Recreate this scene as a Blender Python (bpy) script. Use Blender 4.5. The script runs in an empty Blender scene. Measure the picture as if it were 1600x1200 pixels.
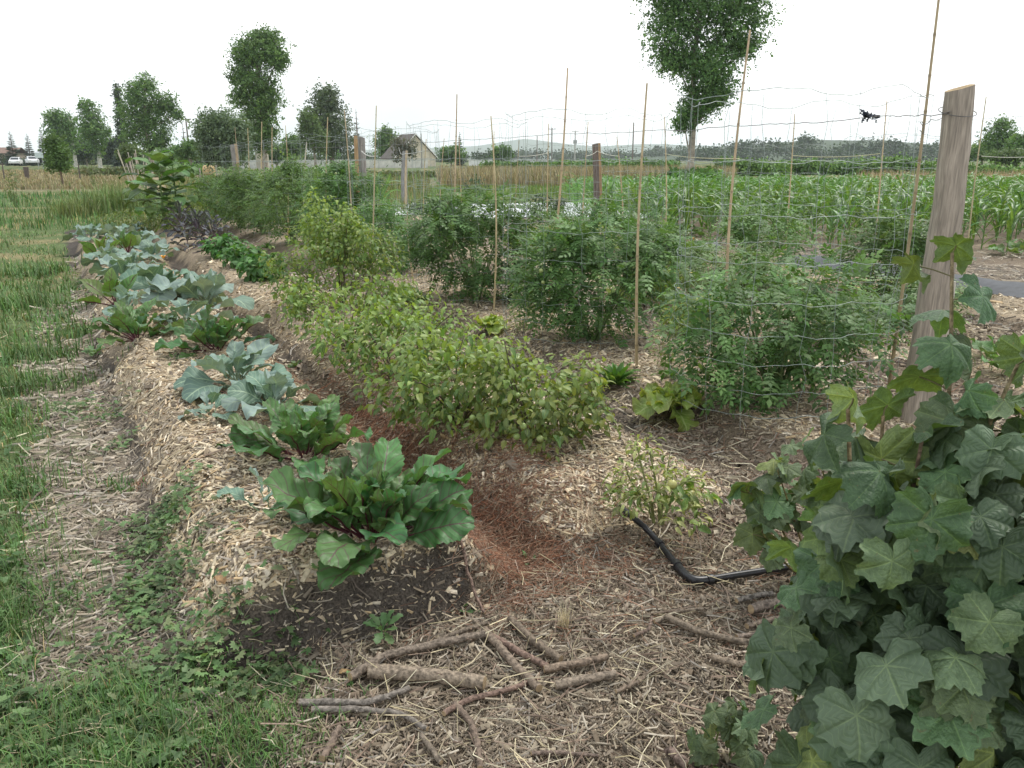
import bpy, math
import numpy as np
from mathutils import Matrix, Vector

# ------------------------------------------------------------------ camera, sky, sun, exposure
SC = bpy.context.scene
F = 1250.0; CAMH = 1.6; PITCH = math.atan(352 / F)
cam_d = bpy.data.cameras.new('camera'); cam = bpy.data.objects.new('camera', cam_d)
SC.collection.objects.link(cam); SC.camera = cam
cam.location = (0, 0, CAMH); cam.rotation_euler = (math.pi / 2 - PITCH, 0, 0)
cam_d.sensor_width = 36; cam_d.lens = 36 * F / 1600; cam_d.clip_start = 0.05; cam_d.clip_end = 12000

SUN_EL, SUN_AZ = math.radians(58), math.radians(40)     # azimuth from +Y towards +X
world = bpy.data.worlds.new('World'); SC.world = world; world.use_nodes = True
wn, wl = world.node_tree.nodes, world.node_tree.links
wn.clear()
w_out = wn.new('ShaderNodeOutputWorld'); w_bg = wn.new('ShaderNodeBackground')
w_sky = wn.new('ShaderNodeTexSky'); w_sky.sky_type = 'NISHITA'; w_sky.sun_disc = False
w_sky.sun_elevation = SUN_EL; w_sky.sun_rotation = SUN_AZ
w_sky.dust_density = 3.0
w_mix = wn.new('ShaderNodeMix'); w_mix.data_type = 'RGBA'
w_tc = wn.new('ShaderNodeTexCoord'); w_map = wn.new('ShaderNodeMapping'); w_map.inputs['Scale'].default_value = (1.0, 1.0, 2.2)
w_noise = wn.new('ShaderNodeTexNoise'); w_noise.inputs['Scale'].default_value = 1.3; w_noise.inputs['Detail'].default_value = 4
w_ramp = wn.new('ShaderNodeValToRGB')
w_ramp.color_ramp.elements[0].position = 0.45; w_ramp.color_ramp.elements[0].color = (5.3, 5.65, 5.9, 1)
w_ramp.color_ramp.elements[1].position = 0.64; w_ramp.color_ramp.elements[1].color = (10.4, 10.5, 10.6, 1)
wl.new(w_tc.outputs['Generated'], w_map.inputs['Vector']); wl.new(w_map.outputs['Vector'], w_noise.inputs['Vector'])
wl.new(w_noise.outputs['Fac'], w_ramp.inputs['Fac'])
w_mix.inputs['Factor'].default_value = 0.9
wl.new(w_sky.outputs['Color'], w_mix.inputs['A']); wl.new(w_ramp.outputs['Color'], w_mix.inputs['B'])
wl.new(w_mix.outputs['Result'], w_bg.inputs['Color']); wl.new(w_bg.outputs['Background'], w_out.inputs['Surface'])
w_bg.inputs['Strength'].default_value = 0.1

sun_d = bpy.data.lights.new('sun', 'SUN'); sun_d.energy = 1.5; sun_d.angle = math.radians(14); sun_d.color = (1, 0.96, 0.9)
sun = bpy.data.objects.new('sun', sun_d); SC.collection.objects.link(sun)
sd = Vector((math.sin(SUN_AZ) * math.cos(SUN_EL), math.cos(SUN_AZ) * math.cos(SUN_EL), math.sin(SUN_EL)))
sun.rotation_euler = sd.to_track_quat('Z', 'Y').to_euler(); sun.location = sd * 50
SC.view_settings.view_transform = 'Standard'; SC.view_settings.look = 'None'
SC.view_settings.gamma = 1; SC.view_settings.use_curve_mapping = False
SC.view_settings.exposure = 0.88
SC.cycles.max_bounces = 6; SC.cycles.diffuse_bounces = 3; SC.cycles.glossy_bounces = 2
SC.cycles.volume_bounces = 1; SC.cycles.transmission_bounces = 3; SC.cycles.transparent_max_bounces = 4

# ------------------------------------------------------------------ helpers
COL = SC.collection
PI = math.pi
R0 = np.random.default_rng(7)
CP, SP = math.cos(PITCH), math.sin(PITCH)
def ray(u, v):
    x = (u - 800) / F; y = (600 - v) / F
    return np.array([x, CP + y * SP, -SP + y * CP])
def gp(u, v, z=0.0):
    """the point of the level z that the photograph shows at (u, v)"""
    r = ray(u, v); return r * ((z - CAMH) / r[2]) + np.array([0, 0, CAMH])
def pd(u, v, Y):
    """the point Y metres ahead seen at (u, v)"""
    r = ray(u, v); return r * (Y / r[1]) + np.array([0, 0, CAMH])
DR = np.array([-.485, .875]); ER = np.array([.875, .485])      # along and across the garden rows
def xy(s, t): return ER * s + DR * t
def st(p): return float(p[0] * ER[0] + p[1] * ER[1]), float(p[0] * DR[0] + p[1] * DR[1])

def hash2(ix, iy, seed):
    h = (ix.astype(np.int64) * 374761393 + iy.astype(np.int64) * 668265263 + seed * 1442695041) & 0x7fffffff
    h = ((h ^ (h >> 13)) * 1274126177) & 0x7fffffff
    return ((h ^ (h >> 16)) & 0xffff) / 65535.0
def vnoise(x, y, seed=0):
    ix = np.floor(x); iy = np.floor(y); fx = x - ix; fy = y - iy
    fx = fx * fx * (3 - 2 * fx); fy = fy * fy * (3 - 2 * fy)
    a = hash2(ix, iy, seed); b = hash2(ix + 1, iy, seed); c = hash2(ix, iy + 1, seed); d = hash2(ix + 1, iy + 1, seed)
    return (a * (1 - fx) + b * fx) * (1 - fy) + (c * (1 - fx) + d * fx) * fy
def fbm(x, y, seed=0, o=3):
    r = 0; a = .5; n = 0
    for k in range(o):
        r = r + a * vnoise(x * 2 ** k, y * 2 ** k, seed + k); n += a; a *= .5
    return r / n
def sstep(a, b, x):
    t = np.clip((x - a) / (b - a), 0, 1); return t * t * (3 - 2 * t)

class MB:
    """collects pieces; build() links them as ONE mesh object"""
    def __init__(s): s.V = []; s.T = []; s.Q = []; s.C = []; s.U = []; s.Tm = []; s.Qm = []; s.n = 0
    def add(s, V, Fc, col=(1, 1, 1), mat=0, uv=None):
        V = np.asarray(V, float).reshape(-1, 3); n = len(V)
        Fc = np.asarray(Fc, np.int64)
        if len(Fc):
            if Fc.shape[1] == 3: s.T.append(Fc + s.n); s.Tm.append(np.full(len(Fc), mat, np.int32))
            else: s.Q.append(Fc + s.n); s.Qm.append(np.full(len(Fc), mat, np.int32))
        c = np.asarray(col, float)
        s.C.append(np.broadcast_to(c, (n, 3)).copy())
        s.U.append(np.zeros((n, 2)) if uv is None else np.asarray(uv, float).reshape(n, 2))
        s.V.append(V); s.n += n
    def mesh(s, name, mats, smooth=True, off=(0, 0, 0)):
        me = bpy.data.meshes.new(name)
        V = np.concatenate(s.V) - np.asarray(off)
        T = np.concatenate(s.T) if s.T else np.zeros((0, 3), np.int64)
        Q = np.concatenate(s.Q) if s.Q else np.zeros((0, 4), np.int64)
        me.vertices.add(len(V)); me.vertices.foreach_set('co', V.astype(np.float32).ravel())
        loops = np.concatenate([T.ravel(), Q.ravel()]).astype(np.int32)
        me.loops.add(len(loops)); me.loops.foreach_set('vertex_index', loops)
        nt, nq = len(T), len(Q)
        me.polygons.add(nt + nq)
        ls = np.concatenate([np.arange(nt) * 3, nt * 3 + np.arange(nq) * 4]).astype(np.int32)
        me.polygons.foreach_set('loop_start', ls)
        mi = np.concatenate(s.Tm + s.Qm) if (s.Tm or s.Qm) else np.zeros(0, np.int32)
        if not isinstance(mats, (list, tuple)): mats = [mats]
        for m in mats: me.materials.append(m)
        me.polygons.foreach_set('material_index', mi.astype(np.int32))
        me.polygons.foreach_set('use_smooth', np.full(nt + nq, smooth, bool))
        a = me.attributes.new('col', 'FLOAT_COLOR', 'POINT')
        C = np.concatenate(s.C); a.data.foreach_set('color', np.concatenate([C, np.ones((len(C), 1))], 1).astype(np.float32).ravel())
        a = me.attributes.new('luv', 'FLOAT_VECTOR', 'POINT')
        U = np.concatenate(s.U); a.data.foreach_set('vector', np.concatenate([U, np.zeros((len(U), 1))], 1).astype(np.float32).ravel())
        me.update(calc_edges=True); me.validate()
        return me
    def build(s, name, mats, parent=None, smooth=True, off=(0, 0, 0), kind=None):
        return link(name, s.mesh(name, mats, smooth, off), parent, kind)
def link(name, me, parent=None, kind=None, mat=None):
    o = bpy.data.objects.new(name, me); COL.objects.link(o)
    if parent is not None: o.parent = parent
    if kind: o['kind'] = kind
    if mat is not None: o.matrix_basis = mat
    return o
def tag(o, label, cat, group=None):
    o['label'] = label; o['category'] = cat
    if group: o['group'] = group
    return o
def thing(name, label, cat, loc=(0, 0, 0), group=None):
    o = bpy.data.objects.new(name, None); COL.objects.link(o); o.empty_display_size = .1
    o.location = [float(c) for c in loc]
    return tag(o, label, cat, group)
def nrm(v):
    v = np.asarray(v, float); return v / (np.linalg.norm(v, axis=-1, keepdims=True) + 1e-12)
def frames(d, up):
    """rotation matrices whose X runs along d and whose Z leans to up"""
    X = nrm(d); up = np.broadcast_to(np.asarray(up, float), X.shape)
    Z = up - (up * X).sum(-1, keepdims=True) * X; Z = nrm(Z + 1e-6)
    Y = np.cross(Z, X); return np.stack([X, Y, Z], -1)
def M4(R, loc, sc=1.0):
    m = np.eye(4); m[:3, :3] = np.asarray(R) * sc; m[:3, 3] = loc; return Matrix(m.tolist())
def place(mb, tv, tf, R, loc, sc, col, mat=0, uv=None):
    """many copies of one template in one mesh"""
    N = len(loc); n = len(tv); sc = np.broadcast_to(np.asarray(sc, float), (N,))
    V = np.einsum('nij,vj->nvi', R, tv) * sc[:, None, None] + np.asarray(loc)[:, None, :]
    Fc = (np.asarray(tf)[None] + (np.arange(N) * n)[:, None, None]).reshape(-1, len(tf[0]))
    C = np.repeat(np.broadcast_to(np.asarray(col, float), (N, 3)), n, 0)
    U = None if uv is None else np.tile(uv, (N, 1))
    mb.add(V.reshape(-1, 3), Fc, C, mat, U)
def tube(mb, P, r, n=6, col=(1, 1, 1), mat=0, cap=True, capcol=None, capmat=None, rough=0.0, rng=R0):
    P = np.asarray(P, float); m = len(P); r = np.broadcast_to(np.asarray(r, float), (m,))
    T = nrm(np.gradient(P, axis=0)); a = np.array([0, 0, 1.0]) if abs(T[0, 2]) < .9 else np.array([1.0, 0, 0])
    X = []; x = nrm(a - (a @ T[0]) * T[0])
    for k in range(m):
        x = nrm(x - (x @ T[k]) * T[k]); X.append(x)
    X = np.array(X); Y = np.cross(T, X)
    an = np.arange(n) * 2 * PI / n
    rr = r[:, None] * (1 + (rough * rng.normal(size=(m, n)) if rough else 0))
    V = P[:, None] + (X[:, None] * np.cos(an)[None, :, None] + Y[:, None] * np.sin(an)[None, :, None]) * rr[..., None]
    i = np.arange(m - 1)[:, None] * n; j = np.arange(n)[None]; k = (j + 1) % n
    Fc = np.stack([i + j, i + k, i + n + k, i + n + j], -1).reshape(-1, 4)
    uv = np.stack([np.repeat(np.linspace(0, 1, m), n), np.tile(an, m)], 1)
    mb.add(V.reshape(-1, 3), Fc, col, mat, uv)
    if cap:
        for e, s in ((0, -1), (m - 1, 1)):
            vv = np.concatenate([V[e], P[e][None] + T[e] * s * r[e] * .12]); jj = np.arange(n); kk = (jj + 1) % n
            tri = np.stack([jj, kk, np.full(n, n)], 1)
            if s < 0: tri = tri[:, ::-1]
            mb.add(vv, tri, col if capcol is None else capcol, mat if capmat is None else capmat)
def box(mb, c, h, col=(1, 1, 1), mat=0, R=None):
    v = np.array([[x, y, z] for x in (-1, 1) for y in (-1, 1) for z in (-1, 1)], float) * np.asarray(h)
    if R is not None: v = v @ np.asarray(R).T
    mb.add(v + np.asarray(c), [[0, 1, 3, 2], [4, 6, 7, 5], [0, 4, 5, 1], [2, 3, 7, 6], [0, 2, 6, 4], [1, 5, 7, 3]], col, mat)

PROF = {
 'ovate': lambda u: np.sin(PI * np.clip(u, 0, 1) ** .75) ** .9,
 'lance': lambda u: np.sin(PI * u ** .85) ** 1.1,
 'strap': lambda u: np.minimum(1, u * 6 + .25) * (1 - u ** 2.2) ** .8,
 'heart': lambda u: np.sqrt(np.clip(1 - ((u - .36) / .64) ** 2, 0, 1)) * np.clip(1.05 - .42 * u, 0, 1) * (u > -.1) * np.minimum(1, .55 + 3 * u),
 'beet':  lambda u: np.clip(np.minimum(1, .30 + 1.7 * u), 0, 1) * np.sqrt(np.clip(1 - ((u - .42) / .6) ** 2, 0, 1)),
 'kale':  lambda u: np.clip(.12 + 1.5 * u ** 1.2, 0, 1) * np.sqrt(np.clip(1 - ((u - .50) / .52) ** 2, 0, 1)),
}
def blade(L=1., W=.5, prof='ovate', el=.3, droop=.8, fold=.3, ruf=.0, rk=9., nu=6, nv=4, pet=0., rng=R0, teeth=0., bend=1.3, side=0.):
    """leaf blade: grid along the midrib (u) and across (v); returns verts, quads, (u,v)"""
    u = np.linspace(0, 1, nu + 1); th = el - droop * u ** bend
    ds = L / nu
    cx = np.concatenate([[0], np.cumsum(np.cos((th[1:] + th[:-1]) / 2) * ds)]); cz = np.concatenate([[0], np.cumsum(np.sin((th[1:] + th[:-1]) / 2) * ds)])
    w = PROF[prof](u) * W / 2
    v = np.linspace(-1, 1, nv + 1)
    ph = rng.uniform(0, 6.28, 4)
    U, Vv = np.meshgrid(u, v, indexing='ij')
    ww = w[:, None] * np.ones_like(Vv)
    if teeth: ww = ww * (1 + teeth * np.abs(Vv) * (((np.arange(nu + 1) % 2)[:, None]) * 2 - 1))
    rf = ruf * W * np.abs(Vv) ** 1.6 * (np.sin(rk * U + ph[0] + np.where(Vv > 0, 0, 2.0)) + .5 * np.sin(rk * 2.3 * U + ph[1] + Vv))
    pk = .25 * ruf * W * np.sin(rk * 1.4 * U + ph[2]) * np.cos(5 * Vv + ph[3])
    nz = np.abs(Vv) * ww * math.sin(fold) + rf + pk
    T = th[:, None]
    Xp = cx[:, None] - np.sin(T) * nz; Zp = cz[:, None] + np.cos(T) * nz
    Yp = Vv * ww * math.cos(fold) + side * (U ** 2) * L
    if pet: Xp = Xp + pet
    Vt = np.stack([Xp, Yp, Zp], -1).reshape(-1, 3)
    i = np.arange(nu)[:, None] * (nv + 1); j = np.arange(nv)[None]
    Q = np.stack([i + j, i + nv + 1 + j, i + nv + 2 + j, i + j + 1], -1).reshape(-1, 4)
    return Vt, Q, np.stack([U, Vv], -1).reshape(-1, 2)

# ------------------------------------------------------------------ materials
def new_mat(name):
    m = bpy.data.materials.new(name); m.use_nodes = True
    n, l = m.node_tree.nodes, m.node_tree.links; n.clear()
    out = n.new('ShaderNodeOutputMaterial'); b = n.new('ShaderNodeBsdfPrincipled')
    l.new(b.outputs[0], out.inputs['Surface'])
    return m, n, l, b, out
def attr(n, name):
    a = n.new('ShaderNodeAttribute'); a.attribute_name = name; return a
def mixc(n, l, a, b, fac, mode='MIX'):
    x = n.new('ShaderNodeMix'); x.data_type = 'RGBA'; x.blend_type = mode
    for s, v in (('A', a), ('B', b), ('Factor', fac)):
        if isinstance(v, (int, float)): x.inputs[s].default_value = v
        elif isinstance(v, tuple): x.inputs[s].default_value = (*v, 1)
        else: l.new(v, x.inputs[s])
    return x.outputs['Result']
def math_(n, l, op, a, b=None, c=None):
    x = n.new('ShaderNodeMath'); x.operation = op
    for k, v in enumerate((a, b, c)):
        if v is None: continue
        if isinstance(v, (int, float)): x.inputs[k].default_value = v
        else: l.new(v, x.inputs[k])
    return x.outputs[0]
def rampn(n, l, fac, stops):
    r = n.new('ShaderNodeValToRGB'); e = r.color_ramp.elements
    while len(e) < len(stops): e.new(.5)
    for k, (p, c) in enumerate(stops): e[k].position = p; e[k].color = (*c, 1)
    l.new(fac, r.inputs['Fac']); return r.outputs['Color']
def noise(n, l, scale, detail=3, vec=None, out='Fac'):
    x = n.new('ShaderNodeTexNoise'); x.inputs['Scale'].default_value = scale; x.inputs['Detail'].default_value = detail
    if vec is None:
        g = n.new('ShaderNodeTexCoord'); vec = g.outputs['Object']
    l.new(vec, x.inputs['Vector']); return x.outputs[out]
def bumpn(n, l, b, h, strength=.4, dist=.01):
    x = n.new('ShaderNodeBump'); x.inputs['Strength'].default_value = strength; x.inputs['Distance'].default_value = dist
    l.new(h, x.inputs['Height']); l.new(x.outputs['Normal'], b.inputs['Normal'])
def leaf_mat(name, rough=.5, trans=.25, var=.35, vein=None, veincol=(.2, .25, .1), spec=.4, hue=.03, nscale=14., back=1.25, side_veins=9., bump=.0, flecks=None, amp=1.):
    """leaf: colour from the mesh, changed a little per object; optional midrib and side veins; light passes through"""
    m, n, l, b, out = new_mat(name)
    c = attr(n, 'col').outputs['Color']
    oi = n.new('ShaderNodeObjectInfo')
    hsv = n.new('ShaderNodeHueSaturation')
    l.new(math_(n, l, 'MULTIPLY_ADD', oi.outputs['Random'], hue * 2, .5 - hue), hsv.inputs['Hue'])
    l.new(math_(n, l, 'MULTIPLY_ADD', math_(n, l, 'FRACT', math_(n, l, 'MULTIPLY', oi.outputs['Random'], 17.3)), var, 1 - var / 2), hsv.inputs['Value'])
    hsv.inputs['Saturation'].default_value = 1
    l.new(c, hsv.inputs['Color']); c = hsv.outputs['Color']
    nz = noise(n, l, nscale, 3)
    c = mixc(n, l, c, rampn(n, l, nz, [(.3, (1 - .38 * amp,) * 3), (.7, (1 + .3 * amp, 1 + .3 * amp, 1 + .25 * amp))]), 1.0, 'MULTIPLY')
    if flecks:
        f = noise(n, l, nscale * 5, 2)
        c = mixc(n, l, c, flecks, rampn(n, l, f, [(.62, (0, 0, 0)), (.72, (1, 1, 1))]))
    hgt = None
    if vein:
        uv = attr(n, 'luv').outputs['Vector']; sx = n.new('ShaderNodeSeparateXYZ'); l.new(uv, sx.inputs[0])
        av = math_(n, l, 'ABSOLUTE', sx.outputs['Y'])
        mid = math_(n, l, 'LESS_THAN', av, vein)
        sv = math_(n, l, 'FRACT', math_(n, l, 'MULTIPLY', math_(n, l, 'SUBTRACT', sx.outputs['X'], math_(n, l, 'MULTIPLY', av, .22)), side_veins))
        sl = math_(n, l, 'LESS_THAN', math_(n, l, 'ABSOLUTE', math_(n, l, 'SUBTRACT', sv, .5)), .07)
        f = math_(n, l, 'MAXIMUM', mid, math_(n, l, 'MULTIPLY', sl, .55))
        c = mixc(n, l, c, veincol, f)
        hgt = math_(n, l, 'ADD', math_(n, l, 'MULTIPLY', math_(n, l, 'ABSOLUTE', math_(n, l, 'SUBTRACT', sv, .5)), 1.0), math_(n, l, 'MULTIPLY', nz, .8))
    if bump: bumpn(n, l, b, hgt if hgt is not None else nz, bump, .006)
    geo = n.new('ShaderNodeNewGeometry')
    c = mixc(n, l, c, mixc(n, l, c, (back, back * 1.02, back * .95), 1.0, 'MULTIPLY'), geo.outputs['Backfacing'])
    l.new(c, b.inputs['Base Color']); b.inputs['Roughness'].default_value = rough; b.inputs['Specular IOR Level'].default_value = spec
    if trans:
        t = n.new('ShaderNodeBsdfTranslucent'); ms = n.new('ShaderNodeMixShader'); ms.inputs[0].default_value = trans
        l.new(mixc(n, l, c, (1.5, 1.35, .6), 1.0, 'MULTIPLY'), t.inputs['Color'])
        l.new(b.outputs[0], ms.inputs[1]); l.new(t.outputs[0], ms.inputs[2]); l.new(ms.outputs[0], out.inputs['Surface'])
    return m
def plain_mat(name, rough=.8, var=.3, nscale=20., spec=.3, bump=.0, stretch=None, metal=0.):
    """colour from the mesh broken up by noise"""
    m, n, l, b, out = new_mat(name)
    c = attr(n, 'col').outputs['Color']
    g = n.new('ShaderNodeTexCoord'); vec = g.outputs['Object']
    if stretch:
        mp = n.new('ShaderNodeMapping'); mp.inputs['Scale'].default_value = stretch; l.new(vec, mp.inputs['Vector']); vec = mp.outputs['Vector']
    nz = noise(n, l, nscale, 5, vec)
    c = mixc(n, l, c, rampn(n, l, nz, [(.3, (1 - var,) * 3), (.7, (1 + var,) * 3)]), 1.0, 'MULTIPLY')
    l.new(c, b.inputs['Base Color']); b.inputs['Roughness'].default_value = rough; b.inputs['Specular IOR Level'].default_value = spec
    b.inputs['Metallic'].default_value = metal
    if bump: bumpn(n, l, b, nz, bump, .01)
    return m
M_grass = leaf_mat('grass_blades', .55, .2, 0, nscale=3.)
M_foliage = leaf_mat('foliage', .55, .22, .15, nscale=6., hue=.012)
M_tree = leaf_mat('tree_leaves', .6, .2, .12, nscale=.5, hue=.006, amp=.7)
M_beet = leaf_mat('beet_leaf', .5, .16, .4, vein=.035, veincol=(.10, .06, .055), spec=.38, bump=.8, side_veins=7., amp=.45, nscale=22.)
M_kale = leaf_mat('kale_leaf', .6, .1, .25, amp=.5, vein=.05, veincol=(.28, .38, .26), spec=.35, bump=.5, side_veins=8., hue=.015)
M_physalis = leaf_mat('physalis_leaf', .5, .28, .2, amp=.6, vein=.06, veincol=(.25, .33, .08), hue=.01)
M_lettuce = leaf_mat('lettuce_leaf', .45, .3, .3, vein=.07, veincol=(.38, .48, .18), hue=.004)
M_corn = leaf_mat('corn_leaf', .42, .25, .35, vein=.09, veincol=(.25, .34, .12), side_veins=0.01, hue=.02)
M_broad = leaf_mat('broad_leaf', .55, .2, .35, vein=.04, veincol=(.16, .24, .1), bump=.4)
M_stem = plain_mat('stem', .6, .25, 40.)
M_bark = plain_mat('bark', .92, .6, 75., bump=1.0)
M_tbark = plain_mat('tree_bark', .9, .45, 4., bump=.6)
M_wood = plain_mat('post_wood', .85, .32, 14., bump=.5, stretch=(9, 9, .6))
M_cane = plain_mat('bamboo', .5, .25, 30., spec=.4, stretch=(1, 1, .2))
M_wire = plain_mat('galvanised_wire', .45, .15, 30., metal=.3)
M_bits = plain_mat('litter', .85, .25, 60.)
M_plastic = plain_mat('black_plastic', .38, .35, 40., spec=.5)
M_film = plain_mat('mulch_film', .62, .3, 12., spec=.3)
M_paint = plain_mat('paint', .35, .08, 2., spec=.5)
M_wall = plain_mat('render_wall', .9, .15, 1.5)
M_fruit = plain_mat('fruit', .35, .2, 15., spec=.5)
# ------------------------------------------------------------------ ground: raised beds, furrows, paths
def bedmask(s, t):
    w = (fbm(s * 1.2 + 3, t * 1.2, 11) - .5) * .16
    s_ = s + w; t_ = t + (fbm(s * 3, t * 2, 12) - .5) * .14
    b1 = sstep(.10, .42, s_) * sstep(1.46, 1.06, s_) * sstep(2.34, 2.52, t_) * sstep(17.6, 16.9, t_)
    b2 = sstep(1.46, 1.78, s_) * sstep(2.80, 2.35, s_) * sstep(2.35, 2.85, t_) * sstep(19.0, 18.2, t_)
    b3 = sstep(3.10, 3.50, s_) * sstep(4.75, 4.3, s_) * sstep(2.2, 2.8, t_) * sstep(25, 23, t_)
    b4 = sstep(5.3, 5.7, s_) * sstep(6.9, 6.5, s_) * sstep(2, 3, t_) * sstep(22, 21, t_)
    b5 = sstep(7.8, 8.2, s_) * sstep(9.5, 9.2, s_) * sstep(2, 3, t_) * sstep(22, 21, t_)
    return b1, b2, b3, b4, b5
def height(x, y):
    x = np.asarray(x, float); y = np.asarray(y, float)
    s = x * ER[0] + y * ER[1]; t = x * DR[0] + y * DR[1]
    b1, b2, b3, b4, b5 = bedmask(s, t)
    near = sstep(45, 15, y)
    h = .25 * b1 + .2 * b2 + .13 * b3 + .1 * b4 + .1 * b5
    h = h - .03 * np.exp(-((s - 1.42) / .12) ** 2) * sstep(2.3, 3.2, t) * sstep(18, 16, t)
    return h + near * (.05 * (fbm(x * .9, y * .9, 21) - .5) + .025 * (fbm(x * 5, y * 5, 22, 2) - .5))
def hz(p): return float(height(np.array([p[0]]), np.array([p[1]]))[0])
def onp(u, v, z0=0.1, up=0.0):
    """ground point the photograph shows at (u, v), on the uneven ground"""
    z = z0
    for _ in range(8):
        p = gp(u, v, z); z = hz(p)
    p = gp(u, v, z); return np.array([p[0], p[1], z + up])
ZN = ('grass', 'straw', 'chips', 'soil', 'needles', 'litter')
def zones(x, y):
    x = np.asarray(x, float); y = np.asarray(y, float)
    s = x * ER[0] + y * ER[1]; t = x * DR[0] + y * DR[1]
    b = bedmask(s, t)
    n1 = fbm(x * 1.6, y * 1.6, 31); n2 = fbm(x * 6, y * 6, 32); n3 = fbm(x * .5, y * .5, 33)
    jig = (n1 - .5) * .35 + (n2 - .5) * .2
    garden = sstep(-.02, .10, s + jig * .5) * sstep(27, 23, t + jig * 4)
    path = sstep(-.48, -.30, s + jig) * sstep(.30, .12, s + jig * .4) * sstep(2.15, 2.6, t + jig) * np.clip(sstep(19, 7, t) + .0, 0, 1) * sstep(.30, .42, n1 + .12 * sstep(9, 5, t))
    front = sstep(2.75, 2.45, t) * sstep(-1.15, -.95, x + .95 * (y - 2.35) + jig * .8) * sstep(5.5, 4.5, s)
    chips = np.maximum.reduce([
        sstep(.10, .34, b[0] + jig * .3) * sstep(2.41, 2.47, t + jig * .2), sstep(.16, .36, b[1] + jig * .35), .9 * sstep(.62, .9, b[2] + jig * .9),
        .8 * sstep(.55, .8, b[3] + jig), .8 * sstep(.55, .8, b[4] + jig)])
    chips = np.maximum(chips, .75 * sstep(.53, .60, n1) * sstep(2.9, 3.2, s) * sstep(2.5, 3.2, t)) * sstep(24, 20, t)
    soil = np.maximum(1.4 * sstep(2.26, 2.36, t + jig * .25) * sstep(2.50, 2.45, t + jig * .2) * sstep(.0, .1, s) * sstep(1.22, 1.12, s + jig * .3), .75 * sstep(.5, .62, n1) * garden)
    soil = np.maximum(soil, .9 * np.exp(-((s - .22) / .12) ** 2) * sstep(2.3, 2.6, t) * sstep(.42, .55, n1))
    need = np.exp(-((s - 1.40 + jig * .4) / .26) ** 2) * sstep(2.3, 2.5, t) * sstep(5.2, 4.4, t + jig) * 1.5
    need = np.maximum(need, 1.25 * np.exp(-((s - 1.50 + jig * .5) / .28) ** 2) * np.exp(-((t - 2.95 + jig) / .5) ** 2))
    path = np.maximum(path, .9 * sstep(10.4, 11, s) * sstep(13.5, 12, s) * sstep(14, 11, t))
    litter = np.maximum(front * .9, garden * .6 * sstep(1.2, 1.5, s))
    grass = np.clip(1 - garden - .9 * front, 0, 1) * .85
    grass = np.maximum(grass, .9 * sstep(20, 24, t)); grass = np.maximum(grass * (1 - sstep(9, 11, s) * sstep(20, 17, t)), .95 * sstep(23, 25, y))
    m = np.stack([grass, path * .95, chips, soil, need, litter], -1) + 1e-3
    return m
ZC = np.array([(.10, .138, .052), (.205, .175, .135), (.37, .30, .21), (.068, .058, .050), (.17, .086, .053), (.175, .138, .10)])
def ground_col(x, y):
    m = zones(x, y) ** 4; m = m / m.sum(-1, keepdims=True); c = m @ ZC
    # dry hay field to the left and in the middle distance, mown strips
    s = x * ER[0] + y * ER[1]
    n = fbm(x * .12, y * .12, 41); n2 = fbm(x * .8, y * .8, 42)
    hay = np.maximum(sstep(38, 48, y) * sstep(120, 100, y) * sstep(2, -14, x + .18 * y) , sstep(44, 50, y) * sstep(100, 90, y) * sstep(-8, -2, x) * sstep(.27, .22, x / np.maximum(y, 1)))
    hay = np.clip(hay * sstep(.25, .5, n + .2), 0, 1)
    dry = np.clip(sstep(.52, .68, n2) * sstep(6, 14, y) * (m[..., 0]), 0, 1)
    c = c * (1 - .55 * dry[..., None]) + np.array([.30, .235, .13]) * .55 * dry[..., None]
    return c * (1 - hay[..., None]) + np.array([.27, .22, .14]) * hay[..., None]

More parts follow.
